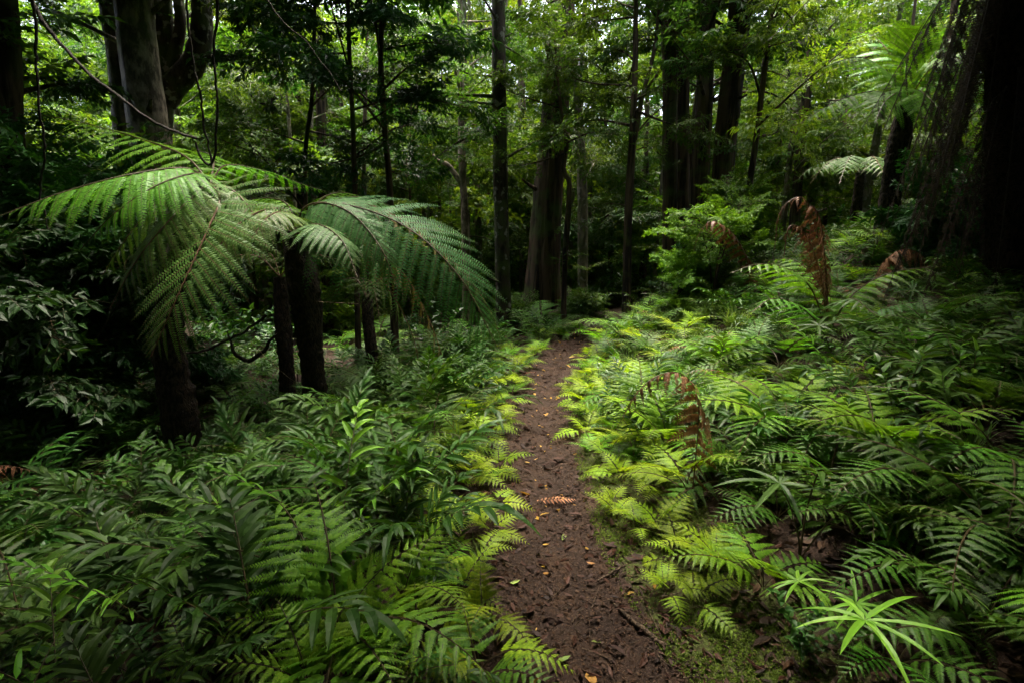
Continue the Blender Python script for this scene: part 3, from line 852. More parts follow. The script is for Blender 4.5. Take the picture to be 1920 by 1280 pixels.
# ------------------------------------------------------------------ tree ferns
def tf_trunk(pts, w, rg, parent, base, mat='fern_trunk'):
    mb = MB()
    C = spline(pts, 60) - base
    tube(mb, C, w, 16, rough=.10, rg=rg)
    # stubs of old fronds along the trunk
    T = tangents(C)
    for i in range(4, 58):
        for k in range(3):
            a = rg.uniform(0, 6.28)
            d = np.array([math.cos(a), math.sin(a), .6]) * .5; r = np.interp(i / 59, np.linspace(0, 1, len(w)), w)
            p = C[i] + d * [1, 1, 0] * r * .8
            tube(mb, np.array([p, p + d * r * .45, p + d * [.9, .9, 1.8] * r * .9]), [r * .16, r * .05], 4)
    return part("trunk", mb.mesh("trunk", M[mat], True), parent)

def tree_fern(label, base_px, depth, trunk_px, w, fronds, rg, group=None, name="tree_fern"):
    pts = [at(x, y, depth if len(q) == 0 else q[0]) for x, y, *q in [base_px, *trunk_px]]
    base = pts[0].copy(); base[2] = float(ground(base[0], base[1])) - .06; pts[0] = base
    o = empty(name, base, 0, label, "tree fern", group)
    if w: tf_trunk(pts, prad(depth, *w), rg, o, base)
    for f in fronds:
        f = dict(f); P = [at(*p) - base for p in f.pop('p')]; mat = f.pop('m'); lab = f.pop('label', None)
        q = part("frond", tree_frond(P, rg, **f).mesh("frond", M[mat]), o)
        if lab: q["label"] = lab
    return o

g = np.random.default_rng(33)
tree_fern("tree fern on the black trunk with a big blue-green frond arching towards the path", (598, 830), 5.0, [(590, 740), (575, 580), (560, 490), (556, 440)], (50, 44, 46, 54, 40), [
    dict(p=[(556, 445, 4.95), (572, 388, 4.85), (650, 384, 4.72), (765, 428, 4.55), (862, 520, 4.4), (930, 645, 4.3)], m='tf_blue', lens=.84, n=23, up=(-.1, -.7, .85), hang=.38, droop=.24, a0=1.9, a1=.42, ratio=.085, mp=29, taper=.65, midw=.3, label="big blue-green frond in full leaf"),
    dict(p=[(556, 445, 5.0), (640, 380, 5.2), (740, 405, 5.3), (850, 490, 5.4), (915, 575, 5.45), (940, 640, 5.45)], m='tf_old', lens=.34, n=16, hang=0.35, droop=.3, miss=.2, label="yellowing frond with brown tip"),
    dict(p=[(556, 450, 5.1), (650, 440, 5.3), (745, 500, 5.5), (800, 590, 5.6), (835, 690, 5.6), (846, 780, 5.6)], m='tf_old', lens=.42, n=16, hang=0.88, droop=.3, miss=.25),
    dict(p=[(556, 450, 5.1), (640, 450, 5.2), (720, 530, 5.3), (770, 620, 5.35), (790, 700, 5.3)], m='tf_dull', lens=.4, n=14, hang=0.72, droop=.3, miss=.1),
    dict(p=[(556, 445, 5.0), (500, 395, 5.2), (430, 400, 5.4), (360, 450, 5.6), (310, 520, 5.7)], m='tf_dull', lens=.5, n=16, hang=0.30),
    dict(p=[(556, 445, 5.05), (600, 375, 5.5), (650, 362, 6.1), (690, 385, 6.7), (715, 420, 7.1)], m='tf_bright', lens=.4, n=16, hang=0.15),
    dict(p=[(556, 445, 5.0), (540, 385, 5.1), (490, 372, 5.3), (430, 392, 5.5), (392, 440, 5.6)], m='tf_bright', lens=.42, n=18, hang=.2),
    dict(p=[(556, 445, 5.05), (640, 372, 5.4), (735, 388, 5.9), (800, 440, 6.3)], m='tf_blue', lens=.45, n=18, hang=.2),
    dict(p=[(556, 445, 4.9), (520, 392, 4.65), (455, 415, 4.4), (400, 480, 4.2), (372, 560, 4.1)], m='tf_dull', lens=.5, n=18, hang=.25, up=(-.1, -.6, .8)),
    dict(p=[(556, 445, 4.95), (590, 384, 4.8), (655, 398, 4.6), (712, 462, 4.4), (745, 540, 4.3)], m='tf_blue', lens=.55, n=18, hang=.3, up=(-.1, -.7, .8), a0=1.7, a1=.5, droop=.25),
    dict(p=[(556, 448, 4.9), (590, 420, 4.5), (640, 450, 4.2), (670, 520, 4.0)], m='tf_blue', lens=.4, n=16, hang=.2),
    dict(p=[(556, 445, 4.9), (540, 400, 4.6), (505, 405, 4.2), (470, 450, 3.95)], m='tf_dull', lens=.34, n=13, hang=0.25),
], g)
tree_fern("tree fern with bright fresh fronds held flat and one dull frond drooping before its trunk", (346, 850), 4.6, [(334, 760), (315, 640), (330, 500), (372, 390), (395, 345)], (66, 62, 56, 50, 44, 34), [
    dict(p=[(395, 345, 4.6), (350, 316, 4.4), (250, 326, 4.05), (120, 360, 3.75), (-8, 408, 3.45)], m='tf_bright', lens=.60, n=18, hang=0.25, a0=1.15, a1=.6, droop=.25, up=(0, -.35, 1), label="bright fresh frond arching flat over the shrubs"),
    dict(p=[(395, 345, 4.7), (345, 292, 5.0), (255, 258, 5.3), (160, 232, 5.5), (70, 214, 5.7)], m='tf_bright', lens=.55, n=17, hang=0.17, droop=.3, up=(0, -.3, 1), label="bright frond rising behind the flat one"),
    dict(p=[(395, 345, 4.7), (425, 310, 4.9), (500, 322, 5.3), (565, 345, 5.6), (620, 362, 5.9)], m='tf_bright', lens=.36, n=14, hang=0.15),
    dict(p=[(395, 345, 4.55), (412, 372, 4.25), (392, 425, 3.95), (340, 540, 3.62), (283, 668, 3.45)], m='tf_dull', lens=.76, n=18, hang=.1, up=(-.15, -.85, .5), a0=1.35, a1=.5, ratio=.095, mp=27, droop=.14, taper=.8, midw=.3, label="dull olive frond hanging with brown ribs"),
    dict(p=[(395, 345, 4.6), (372, 325, 4.3), (300, 345, 4.0), (215, 400, 3.8), (150, 470, 3.7)], m='tf_bright', lens=.44, n=18, hang=.25, up=(-.1, -.5, .9)),
    dict(p=[(395, 345, 4.75), (400, 300, 5.2), (380, 285, 5.7), (350, 290, 6.2)], m='tf_bright', lens=.45, n=18, hang=.2),
    dict(p=[(395, 345, 4.6), (350, 345, 4.4), (290, 385, 4.2), (235, 450, 4.1), (190, 520, 4.05)], m='tf_dull', lens=.42, n=14, hang=0.30),
    dict(p=[(395, 345, 4.6), (380, 352, 4.3), (330, 400, 4.0), (262, 480, 3.8), (205, 580, 3.7)], m='tf_dull', lens=.5, n=18, hang=.2, up=(-.2, -.7, .7)),
    dict(p=[(395, 345, 4.7), (440, 360, 4.6), (480, 410, 4.5), (505, 480, 4.45)], m='tf_dull', lens=.36, n=13, hang=0.35),
], g)
tree_fern("tree fern on the bank with a bright spreading crown on a leaning black trunk", (1652, 500), 7.0, [(1664, 400), (1686, 260), (1700, 190)], (38, 34, 32, 24), [
    dict(p=[(1702, 190, 7), (1668, 140, 6.9), (1612, 108, 6.6), (1545, 126, 6.3)], m='tf_bright', lens=0.55, n=14, hang=0.20, up=(.0, -.5, 1), droop=.3),
    dict(p=[(1702, 190, 7), (1700, 120, 6.9), (1722, 60, 6.8), (1752, 12, 6.5)], m='tf_bright', lens=0.66, n=16, hang=0.05, up=(.1, -1, .2), droop=.15),
    dict(p=[(1702, 190, 7), (1745, 130, 6.9), (1810, 96, 6.7), (1880, 84, 6.4)], m='tf_bright', lens=0.60, n=14, hang=0.17, up=(0, -.6, 1)),
    dict(p=[(1702, 190, 7), (1640, 172, 6.8), (1570, 190, 6.5), (1500, 232, 6.2)], m='tf_bright', lens=0.50, n=14, hang=0.25),
    dict(p=[(1702, 190, 7), (1720, 170, 6.6), (1752, 195, 6.2), (1780, 250, 5.9)], m='tf_bright', lens=0.62, n=14, hang=0.20, up=(.2, -.8, .5), droop=.2),
    dict(p=[(1702, 190, 7), (1690, 172, 6.6), (1660, 190, 6.2), (1640, 230, 5.9)], m='tf_bright', lens=0.54, n=13, hang=0.25, up=(-.2, -.7, .6)),
    dict(p=[(1702, 190, 7), (1680, 120, 7.5), (1640, 70, 8), (1600, 60, 8.6)], m='tf_bright', lens=0.60, n=13, hang=0.15),
    dict(p=[(1702, 190, 7), (1760, 150, 7.5), (1830, 160, 8), (1880, 200, 8.3)], m='tf_blue', lens=0.60, n=13, hang=0.25),
], g)
tree_fern("small dark tree fern behind the leaning one, with low flat fronds", (1603, 450), 9.5, [(1606, 390), (1614, 325)], (22, 18, 15), [
    dict(p=[(1614, 325, 9.5), (1614 + dx * .4, 305 - 8 * abs(dz), 9.5 + dz * .5), (1614 + dx * .75, 315, 9.5 + dz), (1614 + dx, 345, 9.5 + dz * 1.2)], m='tf_dull' if k % 2 else 'tf_blue', lens=.42, n=13, hang=0.20)
    for k, (dx, dz) in enumerate([(-125, -.3), (-95, -1), (-40, -1.6), (50, -1.4), (110, -.5), (-70, .8), (70, .8)])
], g)
# the great dark fern at the edge: crown above the frame, a skirt of dead fronds round its trunk
def great_fern():
    rg = np.random.default_rng(41)
    D = 4.6
    fr = [dict(p=[(1880, -150, D), (1800, -190, D), (1680, -140, 4.5), (1560, -40, 4.4), (1440, 78, 4.3)], m='tf_bright', lens=.4, n=17, hang=0.25),
          dict(p=[(1880, -150, D), (1790, -150, 5.2), (1700, -90, 5.6), (1600, 0, 6), (1545, 70, 6.2)], m='tf_bright', lens=.4, n=16, hang=0.25),
          dict(p=[(1880, -150, D), (1960, -180, D), (2080, -100, D), (2160, 60, D)], m='tf_bright', lens=.5, n=14, hang=0.25),
          dict(p=[(1880, -150, D), (1880, -200, 5.4), (1850, -170, 6.2), (1830, -90, 6.8)], m='tf_bright', lens=.5, n=14, hang=0.20)]
    o = tree_fern("great black tree fern trunk at the photo's right edge, skirted with dead fronds", (1885, 560), D, [(1890, 400), (1893, 100), (1882, -140)], (70, 60, 58, 50), fr, rg)
    base = np.array(o.location)
    for k in range(44):
        a = rg.uniform(0, 2 * math.pi); top = rg.uniform(-150, 60) if k % 3 else rg.uniform(60, 260)
        dx, dy = math.cos(a), math.sin(a)
        s = rg.uniform(.15, .68)
        if k % 4 == 0: a = rg.uniform(2.6, 3.9); s = rg.uniform(.6, .95); dx, dy = math.cos(a), math.sin(a)
        p0 = at(1888, top, D); ln = rg.uniform(1.3, 2.3)
        P = [p0, p0 + [dx * s * .3, dy * s * .3, .05], p0 + [dx * s * .65, dy * s * .6, -.4 * ln], p0 + [dx * s * 1.05, dy * s * .9, -ln]]
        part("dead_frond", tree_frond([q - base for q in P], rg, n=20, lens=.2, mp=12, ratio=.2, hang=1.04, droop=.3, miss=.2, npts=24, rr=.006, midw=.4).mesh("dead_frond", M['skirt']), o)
great_fern()
# smaller bare fern trunks
def bare_trunk(label, bp, d, pp, w):
    base = at(*bp, d); base[2] = float(ground(base[0], base[1])) - .05
    o = empty("fern_trunk", base, 0, label, "fern trunk")
    pts = [base] + [at(x, y, d) for x, y in pp]
    tf_trunk(pts, prad(d, *w), g, o, base)
    for k in range(5):
        a = rng.uniform(0, 6.28); p = pts[-1] - base
        P = [p, p + [math.cos(a) * .25, math.sin(a) * .25, .25], p + [math.cos(a) * .7, math.sin(a) * .7, .15], p + [math.cos(a) * 1.0, math.sin(a) * 1.0, -.25]]
        part("frond", tree_frond(P, g, n=13, lens=.3, mp=12, hang=0.20, npts=24).mesh("frond", M['tf_dull']), o)
bare_trunk("reddish-black fern trunk just behind the thick black trunk of the blue-green fern", (540, 790), 5.9, [(538, 690), (530, 590), (525, 520)], (34, 30, 30, 24))
bare_trunk("short black fern trunk under the drooping end of the blue-green frond", (698, 725), 6.8, [(696, 660), (690, 600), (688, 560)], (26, 23, 22, 18))
bare_trunk("leaning black fern trunk deep in the shade of the shrubs", (118, 760), 6.2, [(112, 660), (100, 560), (95, 500)], (50, 46, 42, 34))

# the young tree fern on the bank, with dead brown fronds among the green ones
tree_fern("young trunkless tree fern on the bank mixing green fronds with hanging dead brown ones", (1552, 640), 4.7, [(1552, 600)], None, [
    dict(p=[(1550, 620, 4.7), (1520, 540, 4.7), (1470, 502, 4.6), (1420, 496, 4.5), (1370, 512, 4.4)], m='tf_bright', lens=.36, n=14, hang=0.17),
    dict(p=[(1550, 620, 4.7), (1540, 540, 5.0), (1490, 488, 5.3), (1430, 490, 5.6)], m='tf_bright', lens=.36, n=14, hang=0.17),
    dict(p=[(1552, 620, 4.7), (1600, 552, 4.7), (1670, 512, 4.6), (1770, 500, 4.5)], m='tf_bright', lens=.34, n=14, hang=0.20),
    dict(p=[(1552, 625, 4.7), (1620, 590, 4.5), (1720, 568, 4.2), (1815, 600, 4.0)], m='tf_blue', lens=.34, n=16, hang=0.17),
    dict(p=[(1552, 625, 4.7), (1580, 575, 4.4), (1600, 560, 4.1), (1640, 590, 3.8)], m='tf_blue', lens=.3, n=13, hang=0.15),
    dict(p=[(1548, 620, 4.7), (1500, 575, 4.4), (1450, 560, 4.2), (1410, 585, 4.0)], m='tf_bright', lens=.3, n=13, hang=0.20),
    dict(p=[(1550, 620, 4.7), (1546, 500, 4.7), (1520, 395, 4.65), (1496, 370, 4.6), (1462, 400, 4.6), (1452, 470, 4.55)], m='dead', lens=.19, midw=.52, n=26, mp=13, ratio=.19, hang=.9, miss=.18, droop=.55, jit=.28, label="dead brown frond bent over"),
    dict(p=[(1552, 620, 4.7), (1548, 500, 4.65), (1535, 410, 4.6), (1520, 385, 4.55), (1540, 420, 4.5), (1552, 560, 4.5)], m='dead', lens=.19, midw=.52, n=26, mp=13, ratio=.19, hang=.9, miss=.18, droop=.55, jit=.28, label="dead brown frond hanging straight down"),
    dict(p=[(1550, 620, 4.7), (1540, 520, 4.7), (1510, 440, 4.6), (1480, 425, 4.55), (1470, 480, 4.5)], m='dead', lens=.19, midw=.52, n=26, mp=13, ratio=.19, hang=.9, miss=.18, droop=.55, jit=.28),
], g)
for lab, P, mat, ln in (
    ("dead brown fern frond hanging in front of the bright leafy bush", [(1400, 560, 6.2), (1404, 500, 6.2), (1376, 440, 6.1), (1335, 415, 6.0), (1310, 440, 6.0), (1298, 480, 6)], 'dead', .22),
    ("dead brown fern frond arched over in the dark of the bank", [(1630, 560, 5.4), (1650, 500, 5.4), (1690, 468, 5.3), (1730, 480, 5.2), (1748, 520, 5.1)], 'dead', .26),
    ("rust-coloured dead frond arching low over the ferns close to the path", [(1310, 760, 2.75), (1280, 702, 2.7), (1232, 704, 2.65), (1190, 742, 2.6), (1155, 805, 2.55)], 'dead', .16),
    ("rusty dead frond at the photo's left edge above the strap ferns", [(-60, 930, 2.9), (-30, 880, 2.9), (10, 872, 2.85), (70, 884, 2.8)], 'dead', .16)):
    base = at(*P[0]); base[2] = float(ground(base[0], base[1]))
    o = empty("dead_fern_frond", base, 0, lab, "dead frond")
    part("frond", tree_frond([base - base] + [at(*p) - base for p in P], g, n=20, lens=ln * 1.25, mp=14, ratio=.18, hang=.7, miss=.08, rr=.004, droop=.45, midw=.55, jit=.14).mesh("frond", M[mat]), o)

# ------------------------------------------------------------------ ferns and herbs of the forest floor
g = np.random.default_rng(55)
def meshes(fn, mat, n, name="frond", smooth=False):
    out = []
    for _ in range(n):
        mb = fn(g); out.append((mb, mb.mesh(name, M[mat], smooth)))
    return out
KIND = {
    'bracken': meshes(lambda r: frond_bracken(.5, r, e0=r.uniform(1.15, 1.45), e1=r.uniform(-.65, -.15)), 'bracken', 6),
    'lace': meshes(lambda r: frond_bracken(.85, r, e0=r.uniform(1.1, 1.45), e1=r.uniform(-.8, -.2), n=12, wide=.46, s0=.26, m=22, ratio=.15), 'lace', 6),
    'lace_bright': meshes(lambda r: frond_bracken(.85, r, e0=r.uniform(1.15, 1.45), e1=r.uniform(-.7, -.1), n=12, wide=.5, s0=.24, m=24, ratio=.155), 'lace_bright', 6),
    'lacedark': meshes(lambda r: frond_bracken(.85, r, e0=r.uniform(1.1, 1.45), e1=r.uniform(-.8, -.2), n=12, wide=.46, s0=.26, m=22, ratio=.15), 'comb', 4),
    'strap': meshes(lambda r: frond_strap(.6, r, e0=r.uniform(.9, 1.35), e1=r.uniform(-.1, .6)), 'strap', 6),
    'strap_pale': meshes(lambda r: frond_strap(.66, r, pl=.2, wd=.028, e0=r.uniform(1.1, 1.4), e1=r.uniform(.3, .9)), 'strap_pale', 3),
    'comb': meshes(lambda r: frond_comb(.5, r, e0=r.uniform(.8, 1.2)), 'comb', 5),
    'dead': meshes(lambda r: frond_bracken(.8, r, e0=r.uniform(.9, 1.4), e1=r.uniform(-1.4, -.7), n=11, wide=.4, s0=.24, m=14, ratio=.13, droop=.5), 'dead', 4),
    'fan': meshes(lambda r: frond_fan(.32, r, n=int(r.integers(7, 10))), 'strap', 4),
    'fan_pale': meshes(lambda r: frond_fan(.3, r, n=8, pl=.26, wd=.021), 'strap_pale', 2),
    'herb': meshes(lambda r: herb_stem(r, .5, 14, .13, .3), 'herb', 4, "stem"),
    'grass': meshes(lambda r: grass_blades(r), 'grass', 4, "tuft"),
    'shrub': meshes(lambda r: herb_stem(r, .8, 18, .14, .5, 1.3, .5), 'shrub', 4, "stem"),
}
HOW = {'lace_bright': (5, 7, .2), 'bracken': (4, 6, .25), 'lace': (5, 7, .2), 'lacedark': (5, 7, .2), 'strap': (5, 8, .25), 'strap_pale': (2, 3, .2), 'comb': (6, 9, .2), 'fan': (3, 4, .5), 'fan_pale': (1, 1, .2),
       'herb': (3, 5, .3), 'grass': (2, 3, .1), 'shrub': (5, 8, .4)}

EXCL = []
def clear(p, r): EXCL.append((p[0], p[1], r)); return p
def free(x, y): return all((x - a) ** 2 + (y - b) ** 2 > r * r for a, b, r in EXCL)
def plant(name, kind, p, sc, label, cat="fern", group=None, rg=g, n=None, tilt0=0., az=None):
    lo, hi, tilt = HOW[kind]
    o = empty(name, p, rg.uniform(0, 6.28) if az is None else az, label, cat, group)
    n = n or int(rg.integers(lo, hi + 1))
    pn = KIND[kind][0][1].name.split('.')[0]
    for k in range(n):
        me = KIND[kind][rg.integers(len(KIND[kind]))][1]
        a = 6.283 * k / n + rg.normal(0, .35)
        part(pn, me, o, (0, 0, 0), (rg.normal(0, tilt * .5), tilt0 + rg.normal(0, tilt), a if n > 1 else 0), sc * rg.uniform(.72, 1.12))
    return o

def gp(px, py, lift=0.):
    p = on_ground(px, py); p[2] += lift; return p

def row(pos, name, kind, desc, where, cat, group, jitter=.2):
    """pos: (px, py, scale); labels count from the camera along the row"""
    pts = []
    for px, py, sc in pos:
        p = gp(px, py); t = p[0] - float(path_x(p[1])); need = float(path_w(p[1])) + (.10 if p[1] < 4 else .16)
        if abs(t) < need: p[0] += math.copysign(need - abs(t), t)
        p[2] = float(ground(p[0], p[1])); pts.append((p, sc))
    pts.sort(key=lambda q: q[0][1])
    for i, (p, sc) in enumerate(pts):
        if kind == 'bracken': sc *= 1.12
        size = "small" if sc < .62 else "large" if sc > 1.05 else "medium"
        plant(name, kind, p, sc, f"{size} {desc} {where}, {ORD[i]} from the camera", cat, group)

LV = [(915, 1170, .62), (900, 1265, .75), (895, 1060, .6), (925, 955, .6), (945, 890, .62), (880, 905, .65), (850, 850, .8), (950, 805, .55), (966, 765, .6), (985, 728, .55), (900, 740, .9), (940, 720, .8),
      (820, 1010, .55), (870, 990, .6), (780, 985, .5), (840, 890, .8), (905, 830, .75), (1000, 690, .6), (930, 775, .7), (880, 800, .8), (860, 1130, .6), (800, 1240, .7), (970, 700, .7), (1020, 665, .6), (830, 780, .9), (920, 1010, .45)]
row(LV, "bracken_fern", 'bracken', "yellow-green bracken fern", "on the left edge of the path", "fern", "bracken ferns along the left path edge")
RV = [(1045, 790, .6), (1075, 815, .7), (1085, 760, .8), (1070, 730, .7), (1110, 715, .8), (1120, 690, .8), (1150, 665, .9), (1100, 680, .7), (1140, 870, .7), (1165, 905, .55), (1190, 850, .8), (1100, 955, .35), (1150, 975, .45),
      (1190, 1000, .55), (1235, 1010, .6), (1270, 1060, .6), (1120, 800, .8), (1160, 770, .9), (1215, 720, .9), (1180, 720, .8), (1230, 870, .8), (1225, 930, .6), (1310, 1050, .55), (1340, 1085, .6), (1250, 1120, .45), (1300, 1140, .5),
      (1130, 745, .8), (1060, 770, .6), (1150, 640, .9), (1200, 660, .9), (1250, 690, .9), (1280, 640, 1.)]
row(RV, "bracken_fern", 'bracken', "yellow-green bracken fern", "on the right edge of the path", "fern", "bracken ferns along the right path edge")
# the conspicuous ones
plant("lace_fern", 'lace_bright', clear(gp(640, 1235), 0.26), .95, "largest bright green fern filling the left bank close to the camera", n=7)
plant("lace_fern", 'lace_bright', clear(gp(590, 1330), 0.15), .7, "bright green fern growing just under the largest one on the left bank", n=5)
plant("lace_fern", 'lace_bright', clear(gp(1430, 1110), 0.13), .62, "bright lacy fern beside the mossy right path edge, above the fan fern", n=5)
plant("lace_fern", 'bracken', clear(gp(1290, 930), 0.24), 1.15, "broad bright fern close behind the rust-coloured dead frond", n=5)
plant("lace_fern", 'lace_bright', clear(gp(1470, 830), 0.21), 1.0, "pale green fern with long level fronds in the middle of the right bank", n=6)
plant("lace_fern", 'lace', clear(gp(1550, 930), 0.18), .85, "spreading fern lower on the right bank than the pale one with level fronds", n=6)
plant("lace_fern", 'lacedark', clear(gp(1870, 1040), 0.19), .9, "dark lacy fern at the right edge of the photo", n=6)
plant("lace_fern", 'lacedark', clear(gp(1830, 1230), 0.15), .7, "dark green fern in the lower right corner behind the fan fern", n=6)
plant("lace_fern", 'lacedark', clear(gp(30, 880), 0.22), 1.05, "tall dark fern at the left edge with upright fronds", n=5)
plant("lace_fern", 'lace', clear(gp(905, 1300), 0.11), .5, "fern with broad toothed fronds at the bottom edge beside the path", n=5)
plant("strap_fern", 'strap_pale', clear(gp(640, 1030), .2), 1.15, "bright upright strap fern above the largest bright fern", n=3)
plant("strap_fern", 'strap_pale', clear(gp(520, 1010), 0.19), .9, "yellowish strap fern frond leaning left of the bright upright one", n=2)
plant("strap_fern", 'strap_pale', clear(gp(110, 1330), .3), 1.05, "pale strap fern rising in the lower left corner", n=4)
plant("fan_fern", 'fan_pale', clear(gp(1590, 1270), 0.21), 1.0, "bright fan fern with seven long straps in the lower right", n=1)
plant("fan_fern", 'fan_pale', clear(gp(1560, 1180), 0.15), .7, "small pale fan fern just behind the bright one with long straps", n=2)
plant("fan_fern", 'fan', clear(gp(1500, 1050), 0.25), 1.2, "dark glossy fan fern hanging over the right bank's hollow", n=3)
plant("leafy_herb", 'herb', clear(gp(1680, 800), 0.20), .95, "bright broad-leaved herb, the lower of two on the right bank", "herb", n=4)
plant("leafy_herb", 'herb', clear(gp(1790, 790), 0.23), 1.1, "bright broad-leaved herb, the taller of two on the right bank", "herb", n=4)
plant("leafy_herb", 'shrub', clear(gp(1500, 1250), 0.09), .4, "small dark herb with round glossy leaves at the mossy path edge", "herb", n=4)
EXTRA = [(760, 1150, .6, "lace_bright", "bright fern between the largest bright fern and the path"), (1250, 850, .75, "lace_bright", "bright fern under the rust-coloured dead frond, beside the path"),
    (1640, 880, .9, "lace_bright", "bright lacy fern in the hollow below the broad-leaved herbs"), (1135, 655, .9, "lace_bright", "bright fern overhanging the far bend where the path vanishes"), (1165, 640, 1.0, "lace", "green fern on the mound just above the path's vanishing bend"), (1085, 632, .8, "lace", "green fern at the outer side of the path's far bend"), (1380, 780, .8, "lace_bright", "bright lacy fern upslope of the rust-coloured dead frond"), (1350, 690, .9, "lace_bright", "light green fern below the grassy bend of the path"),
    (1460, 690, 1., "lace", "green fern at the foot of the young tree fern's dead fronds"), (1740, 960, .9, "lace", "green fern on the right bank lower than the broad-leaved herbs"), (1700, 1090, .8, "lace", "green fern in the dark above the lower right fan fern"),
    (1880, 900, 1., "lace", "green fern with wide fronds high at the photo's right edge"), (720, 900, .9, "lace", "mid-green fern on the left bank below the drooping yellowed fronds"), (640, 870, .9, "lacedark", "dim fern at the foot of the blue-green tree fern's trunk"),
    (480, 930, .9, "lacedark", "dim fern between the two black fern trunks, nearer the camera"), (340, 1010, .8, "comb", "dim ladder fern below the tree fern with flat fronds"), (1200, 790, .8, "lace_bright", "bright fern close to the path, just left of the rust-coloured frond"),
    (1580, 760, .9, "strap_pale", "pale strap fern below the young tree fern"), (1500, 800, .9, "fan_pale", "pale fan fern between the level-fronded fern and the herbs"), (300, 1180, .9, "strap_pale", "pale strap frond poking up from the dark lower left bank"),
    (230, 1100, 1., "fan", "dark fan fern in the shade of the lower left bank"), (420, 1080, .8, "lace", "green fern a step left of the largest bright fern")]
for px, py, sc, kd, lab in EXTRA:
    plant(dict(comb="ladder_fern", strap_pale="strap_fern", fan_pale="fan_fern", fan="fan_fern").get(kd, "lace_fern"), kd, clear(gp(px, py), .17 * sc), sc, lab)
for q in ((1290, 740, 3.2), (1225, 722, 3.1), (1170, 780, 2.9)): clear(at(*q), .22)
row([(1240, 620, 1.2), (1280, 600, 1.3), (1330, 600, 1.3), (1200, 610, 1.2), (1380, 620, 1.2), (1310, 640, 1.1), (1360, 660, 1.), (1180, 690, 1.), (1260, 660, 1.), (1130, 640, 1.)],
    "grass_tuft", 'grass', "pale green grass tuft", "on the bend of the path", "grass tuft", "grass tufts on the bend")
row([(60, 560, 1.3), (130, 600, 1.2), (20, 640, 1.1), (190, 560, 1.2)], "leafy_shrub", 'shrub', "dark glossy shrub", "in the shade left of the fern trunks", "shrub", "shrubs in the shade")

def big_shrub(name, label, base, stems, h, mat, kind, rg, sc=1., spread=.5, low=.3):
    b = np.array(base, float); b[2] = float(ground(b[0], b[1])) - .03
    o = empty(name, b, 0, label, "shrub"); tb, cb = MB(), MB()
    for k in range(stems):
        a = rg.uniform(0, 6.28); e = np.array([math.cos(a) * spread * rg.random(), math.sin(a) * spread * rg.random(), h * rg.uniform(.7, 1.1)])
        C = spline([np.zeros(3), e * [.3, .3, .5], e], 16)
        rr = np.linspace(.014, .005, 16); tube(tb, C, rr, 6)
        limbs_and_crown(tb, cb, C, rr, rg, 6, h * low, h * 1.0, .55 * spread / .5, kind, ns=5, spr_sc=sc)
    part("stem", tb.mesh("stem", M['bark_dark'], True), o); part("foliage", cb.mesh("foliage", M[mat]), o)
    return o
big_shrub("leafy_bush", "bright leafy bush at the foot of the close pair of trunks", at(1340, 500, 6.6), 4, 1.15, 'bush', 'b', g, .45, .6, .55)
big_shrub("leafy_bush", "low bright bush leaning from the bank towards the close pair of trunks", at(1270, 520, 7.0), 4, .75, 'bush', 'b', g, .45, .4, .4)
big_shrub("leafy_bush", "mid-green bush at the foot of the black trunk wrapped in vines", at(1390, 500, 7.6), 4, 1.4, 'tree_c', 'b', g, .6, .4)
big_shrub("dark_shrub", "dark large-leaved shrub under the bright flat frond at the photo's left edge", at(70, 500, 5.2), 5, 2.1, 'shrub', 'b', g, 1.2, .9)
big_shrub("dark_shrub", "dark shrub behind the dull hanging frond", at(215, 560, 6.3), 4, 1.6, 'shrub', 'b', g, 1.1, .9)
big_shrub("dark_shrub", "dark shrub in front of the brown edge trunk, above head height", at(110, 450, 6.2), 6, 3.6, 'shrub', 'b', g, 1.2, 1.0)
big_shrub("dark_shrub", "dark shrub in the shade beside the great black fern trunk", at(1810, 500, 5.6), 5, .6, 'shrub', 'b', g, .8, .5)
big_shrub("understorey_shrub", "green shrub at the far bend of the path before the thickest trunk", at(1092, 590, 10.6), 4, .4, 'tree_a', 'a', g, .6, .2)
big_shrub("understorey_shrub", "low green shrub between the mottled trunk and the thickest trunk", at(975, 590, 10.5), 4, .5, 'tree_a', 'a', g, .8, .3)

# counted plants of the two banks, in rows that run away from the path
def bank(side, word):
    rg = np.random.default_rng(61 if side < 0 else 62)
    rows = [1.55, 1.95, 2.4, 2.9, 3.5, 4.2, 5.0]
    for ri, y in enumerate(rows):
        reach = 1.02 * y + .25
        x = float(path_x(y)) + side * (float(path_w(y)) + (.42 if side < 0 or y > 2.6 else .72))
        i = 0
        while side * x < reach:
            t = side * (x - float(path_x(y)))
            if not free(x, y):
                x += side * .25; continue
            if side < 0:
                kind = rg.choice(['strap', 'strap', 'strap', 'comb', 'lacedark', 'fan'], p=[.3, .2, .1, .15, .15, .1])
            else:
                kind = rg.choice(['lacedark', 'strap', 'comb', 'fan', 'lace', 'herb'], p=[.2, .16, .1, .14, .34, .06])
            nm = dict(strap='strap_fern', comb='ladder_fern', lacedark='lace_fern', lace='lace_fern', fan='fan_fern', herb='leafy_herb')[kind]
            ds = dict(strap='dark glossy strap fern', comb='dark ladder fern', lacedark='dark lacy fern', lace='green lacy fern', fan='dark glossy fan fern', herb='broad-leaved herb')[kind]
            px_ = x + rg.normal(0, .08); py_ = y + rg.normal(0, .12)
            sc = rg.uniform(.6, .95) * (1 if y > 2 else .8) * (.85 if t < 1 else 1.)
            plant(nm, str(kind), (px_, py_, float(ground(px_, py_)) - .01), sc, f"{ds}, {ORD[i]} from the path in the {ORD[ri]} {word}-bank row from the camera", "herb" if kind == 'herb' else "fern", f"ferns of the {word} bank", rg)
            i += 1
            x += side * rg.uniform(.34, .5) * (1 + .12 * ri)
